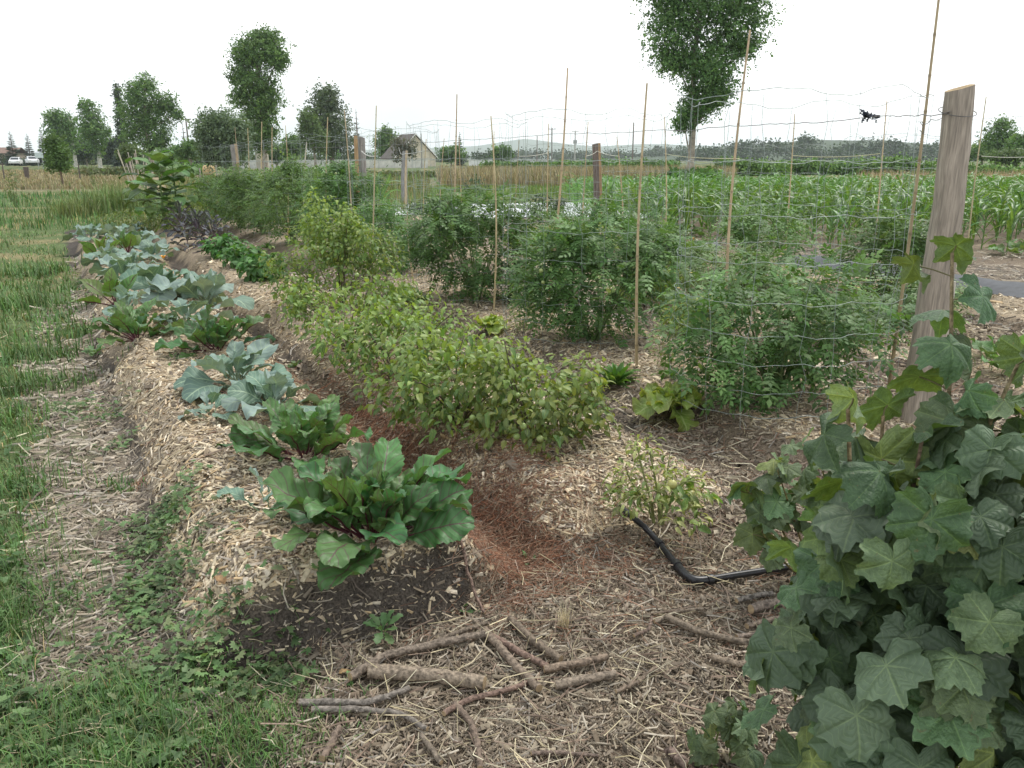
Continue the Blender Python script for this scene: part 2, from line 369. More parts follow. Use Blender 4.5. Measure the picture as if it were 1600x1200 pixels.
def make_ground():
    ys = [-7, -4, -2, -.8, 0.1, .6]
    y = 1.0
    while y < 60: ys.append(y); y *= 1.0125
    while y < 9000: ys.append(y); y *= 1.09
    ys = np.array(ys); NX = 440
    k = np.linspace(-1, 1, NX); k = np.sign(k) * np.abs(k) ** 1.15
    W = np.maximum(ys, .6) * 1.15 + 2.6
    X = k[None] * W[:, None]; Y = np.repeat(ys[:, None], NX, 1)
    Z = height(X, Y)
    V = np.stack([X, Y, Z], -1).reshape(-1, 3); C = ground_col(X, Y).reshape(-1, 3)
    i = np.arange(len(ys) - 1)[:, None] * NX; j = np.arange(NX - 1)[None]
    Q = np.stack([i + j, i + j + 1, i + NX + j + 1, i + NX + j], -1).reshape(-1, 4)
    ce = V[Q].mean(1); zid = zones(ce[:, 0], ce[:, 1]).argmax(-1)
    cs = ce[:, 0] * ER[0] + ce[:, 1] * ER[1]
    m, n, l, b, out = new_mat('ground_cover')
    c = attr(n, 'col').outputs['Color']
    f1 = noise(n, l, 130, 4); f2 = noise(n, l, 9, 4); f3 = noise(n, l, .8, 3)
    c = mixc(n, l, c, rampn(n, l, f1, [(.32, (.45, .45, .45)), (.68, (1.5, 1.5, 1.5))]), 1., 'MULTIPLY')
    c = mixc(n, l, c, rampn(n, l, f2, [(.3, (.75, .75, .75)), (.7, (1.2, 1.2, 1.2))]), 1., 'MULTIPLY')
    c = mixc(n, l, c, rampn(n, l, f3, [(.3, (.85, .86, .85)), (.7, (1.12, 1.1, 1.1))]), 1., 'MULTIPLY')
    l.new(c, b.inputs['Base Color']); b.inputs['Roughness'].default_value = .95; b.inputs['Specular IOR Level'].default_value = .15
    bumpn(n, l, b, f1, .6, .01)
    names = [('ground', (zid == 0)), ('path', (zid == 1)), ('soil', (zid == 3) | (zid == 4) | (zid == 5))]
    for nm, lo, hi in (('garden_bed', -9, 1.45), ('garden_bed', 1.45, 2.95), ('garden_bed', 2.95, 5), ('garden_bed', 5, 99)):
        names.append((nm, (zid == 2) & (cs >= lo) & (cs < hi)))
    for nm, sel in names:
        q = Q[sel]; ids, inv = np.unique(q, return_inverse=True)
        mb = MB(); mb.add(V[ids], inv.reshape(-1, 4), C[ids])
        mb.build(nm, m, kind='structure')
make_ground()

# ------------------------------------------------------------------ loose cover, scattered denser near the viewpoint
def scat(n, r0, r1, rng, half=.98, p=1.0):
    n = int(n * 1.3)
    """points at log-spread distances"""
    r = r0 * (r1 / r0) ** (rng.uniform(size=n) ** p); a = half * np.sign(rng.uniform(-1, 1, n)) * rng.uniform(0, 1, n) ** 1.25
    return r * np.sin(a), r * np.cos(a)
def normal_at(x, y, e=.03):
    hx = (height(x + e, y) - height(x - e, y)) / (2 * e); hy = (height(x, y + e) - height(x, y - e)) / (2 * e)
    return nrm(np.stack([-hx, -hy, np.ones_like(hx)], -1))
def flat_frames(x, y, rng, tilt=.25):
    N = nrm(normal_at(x, y) + rng.normal(size=(len(x), 3)) * tilt)
    a = rng.uniform(0, 2 * PI, len(x)); d = np.stack([np.cos(a), np.sin(a), np.zeros_like(a)], -1)
    d = d - (d * N).sum(-1, keepdims=True) * N
    return frames(d, N)
def pick(pal, n, rng, jit=.15):
    pal = np.array(pal); i = rng.integers(0, len(pal), n)
    return pal[i] * (1 + rng.normal(size=(n, 1)) * jit)
def zmask(x, y, k):
    m = zones(x, y); return m[:, k] / m.max(-1)
# wood chips
def chips():
    rng = np.random.default_rng(5); mb = MB()
    tv = np.array([[-1, -.26, 0], [1, -.2, 0], [.92, .24, 0], [-.9, .3, 0], [-.9, -.2, .18], [.9, -.16, .15], [.8, .2, .2], [-.8, .24, .14]]) * .5
    tf = [[4, 5, 6, 7], [0, 1, 5, 4], [2, 3, 7, 6], [3, 0, 4, 7]]
    x, y = scat(200000, 2.0, 12.5, rng, p=1.3)
    c = zmask(x, y, 2)
    s = x * ER[0] + y * ER[1]; t = x * DR[0] + y * DR[1]
    lip = (t < 2.55) & (t > 2.34) & (s > .2) & (s < 1.2)
    spill = np.where((s > .0) & (s < .3) & (t > 2.6), .06, .012)
    keep = (rng.uniform(size=len(x)) < np.where(c > .9, .95, np.where(c > .5, .35, 0)) + spill * (s > .05) * (t > 2.0) + .10 * lip)
    x, y = x[keep], y[keep]; n = len(x); r = np.hypot(x, y)
    sz = rng.lognormal(-3.95, .5, n) * np.clip(.75 + r / 12, .8, 1.7)
    R = flat_frames(x, y, rng, .42); R[:, :, 1] *= rng.uniform(.7, 1.5, (n, 1))
    pal = [(.64, .54, .385), (.56, .46, .32), (.50, .40, .265), (.45, .36, .245), (.39, .305, .21), (.68, .59, .46), (.28, .225, .165), (.46, .34, .20), (.42, .36, .29), (.60, .51, .36), (.20,.16,.12)]
    place(mb, tv, tf, R, np.stack([x, y, height(x, y) + .003], -1), sz, pick(pal, n, rng, .16))
    # long splinters
    x, y = scat(22000, 2.0, 9, rng); k = zmask(x, y, 2) > .9; x, y = x[k], y[k]; n = len(x)
    place(mb, tv * [1, .55, .8], tf, flat_frames(x, y, rng, .25), np.stack([x, y, height(x, y) + .008], -1), rng.uniform(.035, .075, n), pick(pal, n, rng, .15))
    mb.build('wood_chips', M_bits, smooth=False, kind='stuff')
chips()
def crumbs():
    rng = np.random.default_rng(9); mb = MB(); x, y = scat(70000, 2.1, 7, rng); k = rng.uniform(size=len(x)) < np.clip(zmask(x, y, 3) - .55, 0, 1) * 1.4; x, y = x[k], y[k]; n = len(x)
    tv = np.array([[-.5, -.4, -.1], [.5, -.5, -.1], [.45, .5, -.1], [-.5, .45, -.1], [-.1, 0, .5], [.2, .1, .4]]); tf = [[0, 1, 5, 4], [1, 2, 5, 5], [2, 3, 4, 5], [3, 0, 4, 4]]
    tf = [[0, 1, 5, 4], [2, 3, 4, 5], [1, 2, 5, 4], [3, 0, 4, 5]]
    place(mb, tv, tf, flat_frames(x, y, rng, .5), np.stack([x, y, height(x, y)], -1), np.minimum(rng.lognormal(-4.8, .5, n), .022), pick([(.075, .062, .05), (.095, .08, .066), (.06, .05, .042), (.12, .105, .09)], n, rng, .15)); mb.build('soil_crumbs', M_bits, smooth=False, kind='stuff')
crumbs()
def strips(name, n, zone_w, L, Wd, pal, seed, r1=11, r0=1.7, tilt=.22, curve=.12, lift=.006, extra=None, short=False):
    rng = np.random.default_rng(seed); mb = MB()
    x, y = scat(n, r0, r1, rng)
    m = zones(x, y); m = m / m.max(-1, keepdims=True)
    pr = sum(w * (m[:, k] > .93) for k, w in zone_w.items())
    if extra is not None: pr = np.maximum(pr, extra(x, y))
    k = rng.uniform(size=len(x)) < pr; x, y = x[k], y[k]; n = len(x)
    tv = np.array([[-.5, -1, 0], [-.5, 1, 0], [0, -1, .0], [0, 1, .0], [.5, -.7, 0], [.5, .7, 0], [-.5, 0, .9], [0, 0, .9], [.5, 0, .8]], float)
    tf = [[0, 2, 7, 6], [2, 4, 8, 7], [1, 6, 7, 3], [3, 7, 8, 5]]
    R = flat_frames(x, y, rng, tilt)
    ln = rng.uniform(L[0], L[1], n); wd = rng.uniform(Wd[0], Wd[1], n) * np.clip(np.hypot(x, y) / 3.2, .8, 3); cv = rng.normal(size=n) * curve
    T = np.broadcast_to(tv, (n, 9, 3)).copy()
    T[:, :, 0] *= ln[:, None]; T[:, :, 1] *= wd[:, None] / 2; T[:, :, 2] *= wd[:, None]
    T[:, [2, 3, 7], 1] += (cv * ln)[:, None]
    if short: T = T[:, [0, 6, 1, 4, 8, 5]]; tf = [[0, 3, 4, 1], [1, 4, 5, 2]]
    k_ = T.shape[1]
    V = np.einsum('nij,nvj->nvi', R, T) + np.stack([x, y, height(x, y) + lift * rng.uniform(0, 2.5, n)], -1)[:, None]
    Fc = (np.array(tf)[None] + (np.arange(n) * k_)[:, None, None]).reshape(-1, 4)
    mb.add(V.reshape(-1, 3), Fc, np.repeat(pick(pal, n, rng, .2), k_, 0))
    return mb.build(name, M_bits, kind='stuff')
straw_pal = [(.38, .33, .26), (.33, .28, .21), (.28, .235, .175), (.23, .19, .15), (.44, .39, .31), (.19, .155, .125), (.31, .28, .24)]
def path_x(x, y):
    s = x * ER[0] + y * ER[1]; t = x * DR[0] + y * DR[1]
    return .05 * (s > -.5) * (s < .4) * (t > 2.2)
strips('straw', 48000, {1: .95, 5: .16, 4: .10, 3: .06}, (.04, .15), (.0035, .007), straw_pal, 51, extra=path_x)
strips('straw', 26000, {0: .10, 5: .07, 3: .03, 2: .004}, (.05, .2), (.002, .0035), [(.5, .43, .28), (.42, .36, .22), (.55, .5, .36)], 52, r1=9, lift=.02, curve=.2, tilt=.3)
strips('straw', 26000, {1: .9, 5: .25}, (.08, .25), (.003, .0055), straw_pal, 57, r0=8.5, r1=19, lift=.01, short=True)
lit_pal = [(.245, .195, .14), (.20, .155, .11), (.30, .25, .18), (.15, .12, .09), (.38, .325, .24), (.225, .185, .14), (.27,.225,.17)]
strips('leaf_litter', 165000, {5: .9, 3: .22, 4: .25, 1: .25, 2: .008}, (.010, .042), (.0025, .0075), lit_pal, 53, r1=12, r0=1.3, tilt=.45, short=True)
strips('bark_litter', 9000, {5: .5, 1: .1, 4: .2, 3: .1}, (.02, .05), (.010, .02), lit_pal, 56, r1=10, tilt=.3, short=True)
def needle_fringe(x, y):
    s = x * ER[0] + y * ER[1]; t = x * DR[0] + y * DR[1]
    return .30 * np.exp(-((s - 1.55) / .38) ** 2) * (t > 2.25) * (t < 5.6)
strips('pine_needles', 140000, {4: .95, 5: .03, 2: .01}, (.06, .13), (.0014, .0024), [(.25, .115, .066), (.21, .095, .056), (.29, .155, .095), (.17, .088, .058), (.32,.24,.165), (.25,.16,.105)], 54, r1=6.5, r0=2.4, lift=.012, tilt=.3, short=True, extra=needle_fringe)
strips('twigs', 8000, {5: .22, 4: .2, 1: .05, 2: .008}, (.06, .22), (.003, .006), [(.22, .16, .12), (.17, .12, .09), (.28, .21, .16)], 55, r1=7, lift=.012, curve=.06)

# grass
def grass_blades(name, x, y, L, Wd, pal, rng, lean=.45, seg=2, z=None, kind='stuff', mat=None):
    n = len(x); mb = MB()
    a = rng.uniform(0, 2 * PI, n); d = np.stack([np.cos(a), np.sin(a), np.zeros(n)], -1)
    L = np.broadcast_to(L, (n,)); Wd = np.broadcast_to(Wd, (n,)); le = np.abs(rng.normal(size=n)) * lean + .1
    base = np.stack([x, y, (height(x, y) if z is None else z) - .005], -1)
    sd_ = np.stack([-d[:, 1], d[:, 0], np.zeros(n)], -1)
    up = np.array([0, 0, 1.0])
    th0 = le * .4; th1 = le * 1.6
    p1 = base + (d * np.sin(th0)[:, None] + up * np.cos(th0)[:, None]) * (L * .5)[:, None]
    p2 = p1 + (d * np.sin(th1)[:, None] + up * np.cos(th1)[:, None]) * (L * .5)[:, None]
    w = (sd_ * Wd[:, None] / 2)
    V = np.stack([base - w, base + w, p1 - w * .8, p1 + w * .8, p2], 1)
    i = np.arange(n)[:, None] * 5
    C = np.repeat(pick(pal, n, rng, .18), 5, 0)
    mb.add(V.reshape(-1, 3), (i + np.array([[0, 1, 3, 2]])), C)
    mb.add(np.zeros((0, 3)), np.zeros((0, 3), int))
    mb.T.append((i + np.array([[2, 3, 4]]))); mb.Tm.append(np.zeros(n, np.int32))
    return mb.build(name, mat or M_grass, kind=kind)
gpal = [(.078, .155, .045), (.095, .18, .054), (.065, .13, .042), (.115, .19, .068), (.15, .20, .085), (.095, .168, .066), (.18,.19,.095), (.105, .19, .055)]
dpal = [(.38, .30, .17), (.46, .37, .22), (.33, .25, .14), (.28, .24, .11)]
rng = np.random.default_rng(61)
x, y = scat(190000, 1.7, 34, rng, p=.95)
ga = zmask(x, y, 0); nn = fbm(x * 1.3, y * 1.3, 62); r = np.hypot(x, y)
k = (ga > .92) & (rng.uniform(size=len(x)) < np.clip((nn - .22) * 3.2, .12, 1)); x, y, r, nn = x[k], y[k], r[k], nn[k]
tall = sstep(.5, .72, fbm(x * .9 + 9, y * .9, 63))
grass_blades('grass', x, y, (.035 + .055 * rng.uniform(size=len(x))) * (1 + 1.0 * tall) * np.clip(r / 7, .9, 1.25), np.clip(.0036 * r / 2.4, .004, .014), gpal, rng, 1.15)
x, y = scat(19000, 1.7, 30, rng); k = (zmask(x, y, 0) > .9); x, y = x[k], y[k]
grass_blades('dry_grass', x, y, (.05 + .08 * rng.uniform(size=len(x))), np.clip(.0013 * np.hypot(x, y), .0022, .011), dpal, rng, 1.9)
# dense tufts along the left edge of the path
tx, ty, tl = [], [], []
for (u, v, n, L) in [(-20, 1010, 420, .24), (30, 960, 260, .2), (30, 760, 300, .17), (10, 660, 420, .2), (60, 560, 500, .26), (20, 480, 500, .3), (55, 430, 420, .3), (20, 610, 420, .24), (100, 600, 260, .14), (0, 840, 260, .16), (130, 1100, 260, .11), (30, 1180, 420, .12), (300, 1150, 500, .12), (410, 1130, 520, .10), (440, 1080, 200, .07), (370, 1190, 420, .11), (200, 1180, 420, .11), (220, 1100, 300, .1), (455, 1185, 300, .09), (330, 1085, 260, .08), (110, 480, 260, .18), (40, 880, 160, .15)]:
    p = onp(u, v); rr = rng.normal(size=(n, 2)) * (.07 + .016 * p[1])
    tx.append(p[0] + rr[:, 0]); ty.append(p[1] + rr[:, 1]); tl.append(L * .85 * rng.uniform(.4, 1.1, n))
tx, ty, tl = map(np.concatenate, (tx, ty, tl))
grass_blades('long_grass', tx, ty, tl, .004 * np.maximum(1, ty / 3), gpal, rng, .85)
# low leafy weeds between the grass (creeping, three or five rounded leaflets)
def weeds(name, x, y, sz, pal, rng, lift=.03):
    mb = MB(); n = len(x)
    tv, tf = [], []
    for a in (-1.25, -.6, 0, .6, 1.25):
        b = len(tv); ca, sa = math.cos(a), math.sin(a)
        for (px, py, pz) in ((.05, 0, 0), (.55, -.23, .05), (.62, 0, -.03), (.55, .23, .05), (1.0, 0, -.08)):
            tv.append((px * ca - py * sa, px * sa + py * ca, pz))
        tf += [[b, b + 1, b + 2, b + 3], [b + 1, b + 4, b + 3, b + 2]]
    a = rng.uniform(0, 2 * PI, n); d = np.stack([np.cos(a), np.sin(a), rng.normal(size=n) * .25], -1)
    upv = nrm(rng.normal(size=(n, 3)) * .3 + np.array([0, 0, 1]))
    place(mb, np.array(tv), tf, frames(d, upv), np.stack([x, y, height(x, y) + rng.uniform(.3, 1.6, n) * lift], -1), sz, pick(pal, n, rng, .18))
    return mb.build(name, M_foliage, kind='stuff')
wpal = [(.098, .18, .065), (.12, .205, .078), (.082, .15, .056), (.145, .22, .09), (.17,.21,.1)]
x, y = scat(38000, 1.8, 14, rng); n4 = fbm(x * 2.1, y * 2.1, 66)
k = (zmask(x, y, 0) > .9) & (n4 > .46); x, y = x[k], y[k]
weeds('creeping_weeds', x, y, rng.uniform(.015, .035, len(x)), wpal, rng)
px, py = [], []
for (u, v, n, sp) in [(245, 850, 300, .09), (225, 930, 200, .07), (262, 800, 180, .07), (280, 890, 160, .10), (235, 975, 160, .07), (205, 830, 60, .05), (285, 1040, 160, .09), (180, 1060, 200, .11), (120, 640, 160, .12), (135, 460, 160, .2), (175, 655, 90, .08), (330, 1060, 200, .1), (430, 1060, 150, .08), (190, 700, 60, .07), (100, 940, 60, .06)]:
    p = onp(u, v); q = rng.normal(size=(n, 2)) * sp
    px.append(p[0] + q[:, 0]); py.append(p[1] + q[:, 1])
px = np.concatenate(px); py = np.concatenate(py)
weeds('creeping_weeds', px, py, rng.uniform(.011, .027, len(px)), wpal, rng, .035)
# dry hay and taller field grass
rng = np.random.default_rng(71)
def field(name, n, x0, x1, y0, y1, L, W, pal, cond=None):
    y = y0 * (y1 / y0) ** rng.uniform(size=n); x = rng.uniform(0, 1, n) * (x1(y) - x0(y)) + x0(y)
    if cond is not None: k = cond(x, y); x, y = x[k], y[k]
    grass_blades(name, x, y, rng.uniform(L[0], L[1], len(x)), W * y / 40, pal, rng, .28)
hay = [(.29, .25, .17), (.34, .295, .21), (.25, .22, .145), (.22, .20, .125), (.18, .2, .1)]
field('dry_hay', 13000, lambda y: -.68 * y, lambda y: -.42 * y - 2, 44, 110, (.2, .42), .05, hay)
field('dry_hay', 15000, lambda y: -.09 * y, lambda y: .27 * y, 48, 85, (.6, 1.25), .05, hay)
field('dry_hay', 9000, lambda y: .42 * y, lambda y: .72 * y, 28, 50, (.6, 1.2), .04, [(.40, .33, .23), (.45, .38, .28), (.34, .28, .2), (.2, .2, .1)])
field('field_grass', 13000, lambda y: -.72 * y, lambda y: -.22 * y, 19, 60, (.1, .32), .04, gpal + gpal + dpal[:1], lambda x, y: fbm(x * .3, y * .3, 75) > .42)
field('field_grass', 9000, lambda y: -.42 * y, lambda y: -.1 * y, 24, 70, (.2, .7), .035, gpal + [(.2, .2, .08), (.25, .22, .1)])
field('field_grass', 4000, lambda y: -.1 * y, lambda y: .15 * y, 34, 48, (.15, .35), .03, [(.11, .2, .05), (.14, .23, .06)])
# ------------------------------------------------------------------ vegetable plants
def jit(c, rng, a=.12): return np.array(c) * (1 + rng.normal() * a) * (1 + rng.normal(size=3) * a * .3)
def rosette(name, label, cat, loc, leaves, n, rng, el=(1.2, .15), size=(1, 1), pw=1.0, spread=.03, mats=None, part='leaf', stalks=None, up=0.0, group=None, tail=.35):
    """leaves round a heart; every leaf is a part, its stalk a sub-part"""
    t = thing(name, label, cat, loc, group)
    for k in range(n):
        f = ((k + .5) / n) ** pw                     # 0 the heart, 1 the outer leaves
        a = k * 2.39996 + rng.normal() * .25; e = el[0] + (el[1] - el[0]) * f + rng.normal() * .12
        d = np.array([math.cos(a) * math.cos(e), math.sin(a) * math.cos(e), math.sin(e)])
        sc = (size[0] + (size[1] - size[0]) * f) * rng.uniform(.85, 1.12)
        upv = np.array([0, 0, 1.0]) if e < 1.3 else -np.array([math.cos(a), math.sin(a), 0])
        R = frames(d[None], (upv + rng.normal(size=3) * .25)[None])[0]
        i = rng.integers(len(leaves))
        o = link(part, leaves[i], t, None, M4(R, (math.cos(a) * spread * f, math.sin(a) * spread * f, up * (1 - f)), sc))
        if stalks: link('leaf_stalk', stalks[i % len(stalks)], o)
    return t

# beet: dark red stalks, ruffled green blades with dark midribs
rng = np.random.default_rng(101)
beet_leaves, beet_stalks = [], []
for k in range(12):
    pet = rng.uniform(.09, .15); mb = MB()
    dr = rng.uniform(.25, 1.25)
    V, Q, U = blade(rng.uniform(.24, .32), rng.uniform(.135, .185), 'beet', rng.uniform(-.1, .15), dr, rng.uniform(.1, .5), rng.uniform(.09, .14), rng.uniform(9, 16), 24, 12, pet, rng, teeth=.05, bend=2.4, side=rng.normal() * .12)
    mb.add(V, Q, jit([(.075, .165, .055), (.09, .185, .06), (.06, .145, .05), (.10, .20, .06)][k % 4], rng, .08), 0, U)
    beet_leaves.append(mb.mesh('beet_leaf', M_beet))
    mb = MB(); P = np.array([[0, 0, 0], [pet * .5, 0, .004], [pet, 0, 0]]); mid = V.reshape(25, 13, 3)[:15:2, 6]
    P = np.concatenate([P, mid[1:] - [0, 0, .003]]); tube(mb, P, np.linspace(.0065, .0015, len(P)), 5, (.10, .028, .038)); beet_stalks.append(mb.mesh('leaf_stalk', M_stem))
E_beet = [
 ('largest beet plant with dark red stalks, at the front end of the wood chip bed', 583, 838, 46, 1.04, 1.4),
 ('beet plant with dark red stalks just behind the largest beet', 475, 712, 26, .98, 1.25),
 ('beet plant with upright red stalks on the edge of the bare furrow', 340, 545, 24, 1.0, 1.3),
 ('beet plant beside the grass path, left of the one with upright red stalks', 215, 528, 22, 1.0, 1.15)]
for lab, u, v, n, sc, e0 in E_beet:
    p = onp(u, v, .22)
    rosette('beet_plant', lab, 'beet plant', p - [0, 0, .02], beet_leaves, n, rng, (e0 + .1, .30), (.6 * sc, 1.05 * sc), 1.0, .045, stalks=beet_stalks, group='beet plants on the chip bed')
# kale / cabbage: thick blue green leaves with pale ribs
kale_leaves = []
for k in range(8):
    mb = MB(); pet = rng.uniform(.05, .09)
    V, Q, U = blade(rng.uniform(.22, .30), rng.uniform(.17, .23), 'kale', rng.uniform(0, .3), rng.uniform(.9, 1.9), rng.uniform(.05, .4), rng.uniform(.06, .12), rng.uniform(9, 14), 12, 8, pet, rng, bend=1.5, side=rng.normal() * .1)
    c = jit([(.16, .245, .20), (.19, .28, .235), (.13, .215, .16), (.22, .30, .26)][k % 4], rng, .06)
    mb.add(V, Q, c, 0, U); tube(mb, [[0, 0, -.01], [pet * .6, 0, 0], V.reshape(13, 9, 3)[1, 4] - [0, 0, .003]], [.007, .006, .004], 5, (.3, .38, .24))
    kale_leaves.append(mb.mesh('kale_leaf', M_kale))
kales = [
 ('blue green kale plant between the two nearest beets and the upright one', 425, 645, 17, .92),
 ('blue green kale plant with broad pale leaves, behind the second beet', 372, 605, 17, 1.0),
 ('small kale plant with pale drooping leaves, left of the kale with broad leaves', 330, 655, 7, .55),
 ('young kale plant with small toothed leaves, left of the largest beet', 418, 800, 6, .55),
 ('big grey blue cabbage plant at the furrow, right of the others in its clump', 320, 478, 15, 1.35),
 ('big grey blue cabbage plant with ribbed upright leaves in the middle of the bed', 262, 462, 16, 1.3),
 ('grey blue cabbage plant at the path edge of the wide clump', 195, 445, 14, 1.2),
 ('cabbage plant between the wide grey clump and the two beets', 290, 510, 12, 1.0),
 ('green cabbage plant low at the path edge behind the left beet', 200, 490, 10, .9),
 ('cabbage plant beside the orange flower, at the furrow edge', 240, 408, 13, 1.15),
 ('cabbage plant with yellowing lower leaves at the path edge', 172, 412, 13, 1.05),
 ('cabbage plant in the middle of the bed behind the wide clump', 210, 425, 13, 1.1),
 ('cabbage plant near the far end of the row, middle one', 190, 388, 14, 1.1),
 ('cabbage plant near the far end of the row, at the right', 222, 383, 14, 1.1),
 ('cabbage plant at the far end of the row, on the grass side', 142, 376, 14, 1.15),
 ('cabbage plant at the far end of the row, in the middle', 175, 371, 13, 1.1),
 ('cabbage plant at the far end of the row, nearest the dark purple kale', 212, 368, 13, 1.1)]
for lab, u, v, n, sc in kales:
    rosette('kale_plant' if 'kale' in lab and 'purple' not in lab else 'cabbage_plant', lab, 'kale plant' if 'kale plant' in lab else 'cabbage plant', onp(u, v, .22) - [0, 0, .02], kale_leaves, n, rng, (1.35, .15), (.62 * sc, 1.25 * sc), 1.0, .03, up=.08, group='kale and cabbages on the chip bed')
# green chard-like leaves standing among the far cabbages
chard = []
for k in range(4):
    mb = MB(); V, Q, U = blade(.26, .15, 'ovate', .1, rng.uniform(.3, 1.0), .3, .05, 8, 8, 6, .1, rng); mb.add(V, Q, jit((.10, .20, .045), rng), 0, U); chard.append(mb.mesh('chard_leaf', M_beet))
for lab, u, v in [('bright green beet tops standing among the far cabbages, centre of the row', 200, 395), ('bright green beet tops at the path edge among the far cabbages', 163, 405), ('bright green beet tops at the path edge beside the wide grey cabbage', 182, 478)]:
    rosette('beet_plant', lab, 'beet plant', onp(u, v, .22), chard, 8, rng, (1.4, .5), (.9, 1.2), 1, .03, stalks=beet_stalks, group='green beet tops among the cabbages')
# dark purple kale
pk = []
for k in range(6):
    mb = MB(); V, Q, U = blade(rng.uniform(.26, .36), rng.uniform(.09, .13), 'kale', .2, rng.uniform(.5, 1.3), .4, .14, 14, 12, 6, .06, rng)
    mb.add(V, Q, jit([(.055, .050, .072), (.075, .07, .095), (.042, .045, .055)][k % 3], rng), 0, U); tube(mb, [[0, 0, 0], [.06, 0, 0], V.reshape(13, 7, 3)[6, 3]], [.008, .007, .003], 4, (.12, .05, .10)); pk.append(mb.mesh('purple_leaf', M_kale))
for lab, u, v, n, s in [('dark purple curly kale, the left one of the far clump', 285, 366, 30, 1.05), ('dark purple curly kale at the middle of the clump', 312, 380, 32, 1.05), ('dark purple curly kale next to the green bean row', 335, 388, 26, .95), ('dark purple kale leaning out towards the furrow', 296, 402, 9, .8)]:
    rosette('purple_kale', lab, 'kale plant', onp(u, v, .2) + [0, 0, .05], pk, n, rng, (1.3, -.1), (.8 * s, 1.15 * s), .8, .05, up=.28 * s, group='dark purple kale')

# ------------------------------------------------------------------ bushes with stems, leaf parts and a mass of small leaves
def lf(L, W, prof, rng, col, nu=4, nv=2, dr=.6, fold=.3, ruf=.05, pet=.0, el=0.):
    return blade(L, W, prof, el, dr, fold, ruf, 7, nu, nv, pet, rng), jit(col, rng, .1)
def shell(n, c, r, rng, k=2.2, low=-1.0):
    d = nrm(rng.normal(size=(n, 3))); d[:, 2] = np.maximum(d[:, 2], low)
    q = rng.uniform(.12, 1, n) ** (1 / k)
    return np.asarray(c) + d * q[:, None] * np.asarray(r), d
def bush(name, label, cat, loc, blobs, n_stuff, n_leaf, leafmeshes, tmpl, pal, size, rng, stemcol=(.14, .17, .06), group=None, stems=7, leafmat=None, stem_r=.006, part='leaf', droop=-.25, top=None, fruits=None, stuffmat=None, loose=0):
    """blobs: (centre, radii) in metres from the base"""
    t = thing(name, label, cat, loc, group); mb = MB()
    if loose:
        blobs = list(blobs)
        for _ in range(loose):
            c, r = blobs[rng.integers(min(3, len(blobs)))]; q = nrm(rng.normal(size=3) * [1, 1, .6] + [0, 0, .45]); blobs.append((np.asarray(c) + q * np.asarray(r) * rng.uniform(.85, 1.2), np.array([1, 1, 1.4]) * rng.uniform(.05, .125)))
    vol = np.array([np.prod(r) ** (2 / 3) for _, r in blobs]); vol = vol / vol.sum()
    P, D = [], []
    for (c, r), w in zip(blobs, vol):
        p, d = shell(int((n_stuff + n_leaf) * w) + 1, c, r, rng); P.append(p); D.append(d)
    P = np.concatenate(P); D = np.concatenate(D); ok = P[:, 2] > .02; P, D = P[ok], D[ok]
    i = rng.permutation(len(P)); P, D = P[i], D[i]
    dirs = nrm(D * [1, 1, .3] + rng.normal(size=P.shape) * .45 + np.array([0, 0, droop - .12]))
    ups = nrm(D * .6 + np.array([0, 0, 1.0]) + rng.normal(size=P.shape) * .3)
    R = frames(dirs, ups); sc = size * rng.uniform(.5, 1.3, len(P))
    if n_stuff:
        tv, tf, uv = tmpl; m = min(n_stuff, len(P) - n_leaf)
        cc = pick(pal, m, rng, .16)
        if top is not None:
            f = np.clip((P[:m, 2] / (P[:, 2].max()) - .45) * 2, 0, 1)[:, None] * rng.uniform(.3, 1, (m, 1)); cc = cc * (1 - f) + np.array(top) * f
        place(mb, tv, tf, R[:m], P[:m], sc[:m], cc, 0, uv)
        mb.build('foliage', stuffmat or M_foliage, t, kind='stuff')
    for k in range(len(P) - n_leaf, len(P)):
        link(part, leafmeshes[rng.integers(len(leafmeshes))], t, None, M4(R[k], P[k], sc[k] / size))
    for k in range(stems):
        mb = MB(); c, r = blobs[k % len(blobs)]; a = rng.uniform(0, 6.28)
        e = np.asarray(c) + np.array([math.cos(a) * r[0], math.sin(a) * r[1], r[2]]) * rng.uniform(.35, .8)
        b = np.array([math.cos(a), math.sin(a), 0]) * .02; mdl = (b + e) / 2 + rng.normal(size=3) * .04 + np.array([0, 0, .05])
        tt = np.linspace(0, 1, 6)[:, None]; Pq = (1 - tt) ** 2 * b + 2 * tt * (1 - tt) * mdl + tt ** 2 * e
        Pq[0, 2] = -.05; tube(mb, Pq, np.linspace(stem_r, stem_r * .4, 6), 5, stemcol, cap=False); mb.build('stem', M_stem, t)
    if fruits:
        nf, fr, fc, msh = fruits
        for k in range(nf):
            c, r = blobs[rng.integers(len(blobs))]; p, d = shell(1, c, np.asarray(r) * .95, rng, 5)
            link('fruit', msh[rng.integers(len(msh))], t, None, M4(np.eye(3), np.maximum(p[0], [-9, -9, .05]), fr * rng.uniform(.7, 1.2)))
    return t
def tmpl_from(b): V, Q, U = b; return V, Q, U
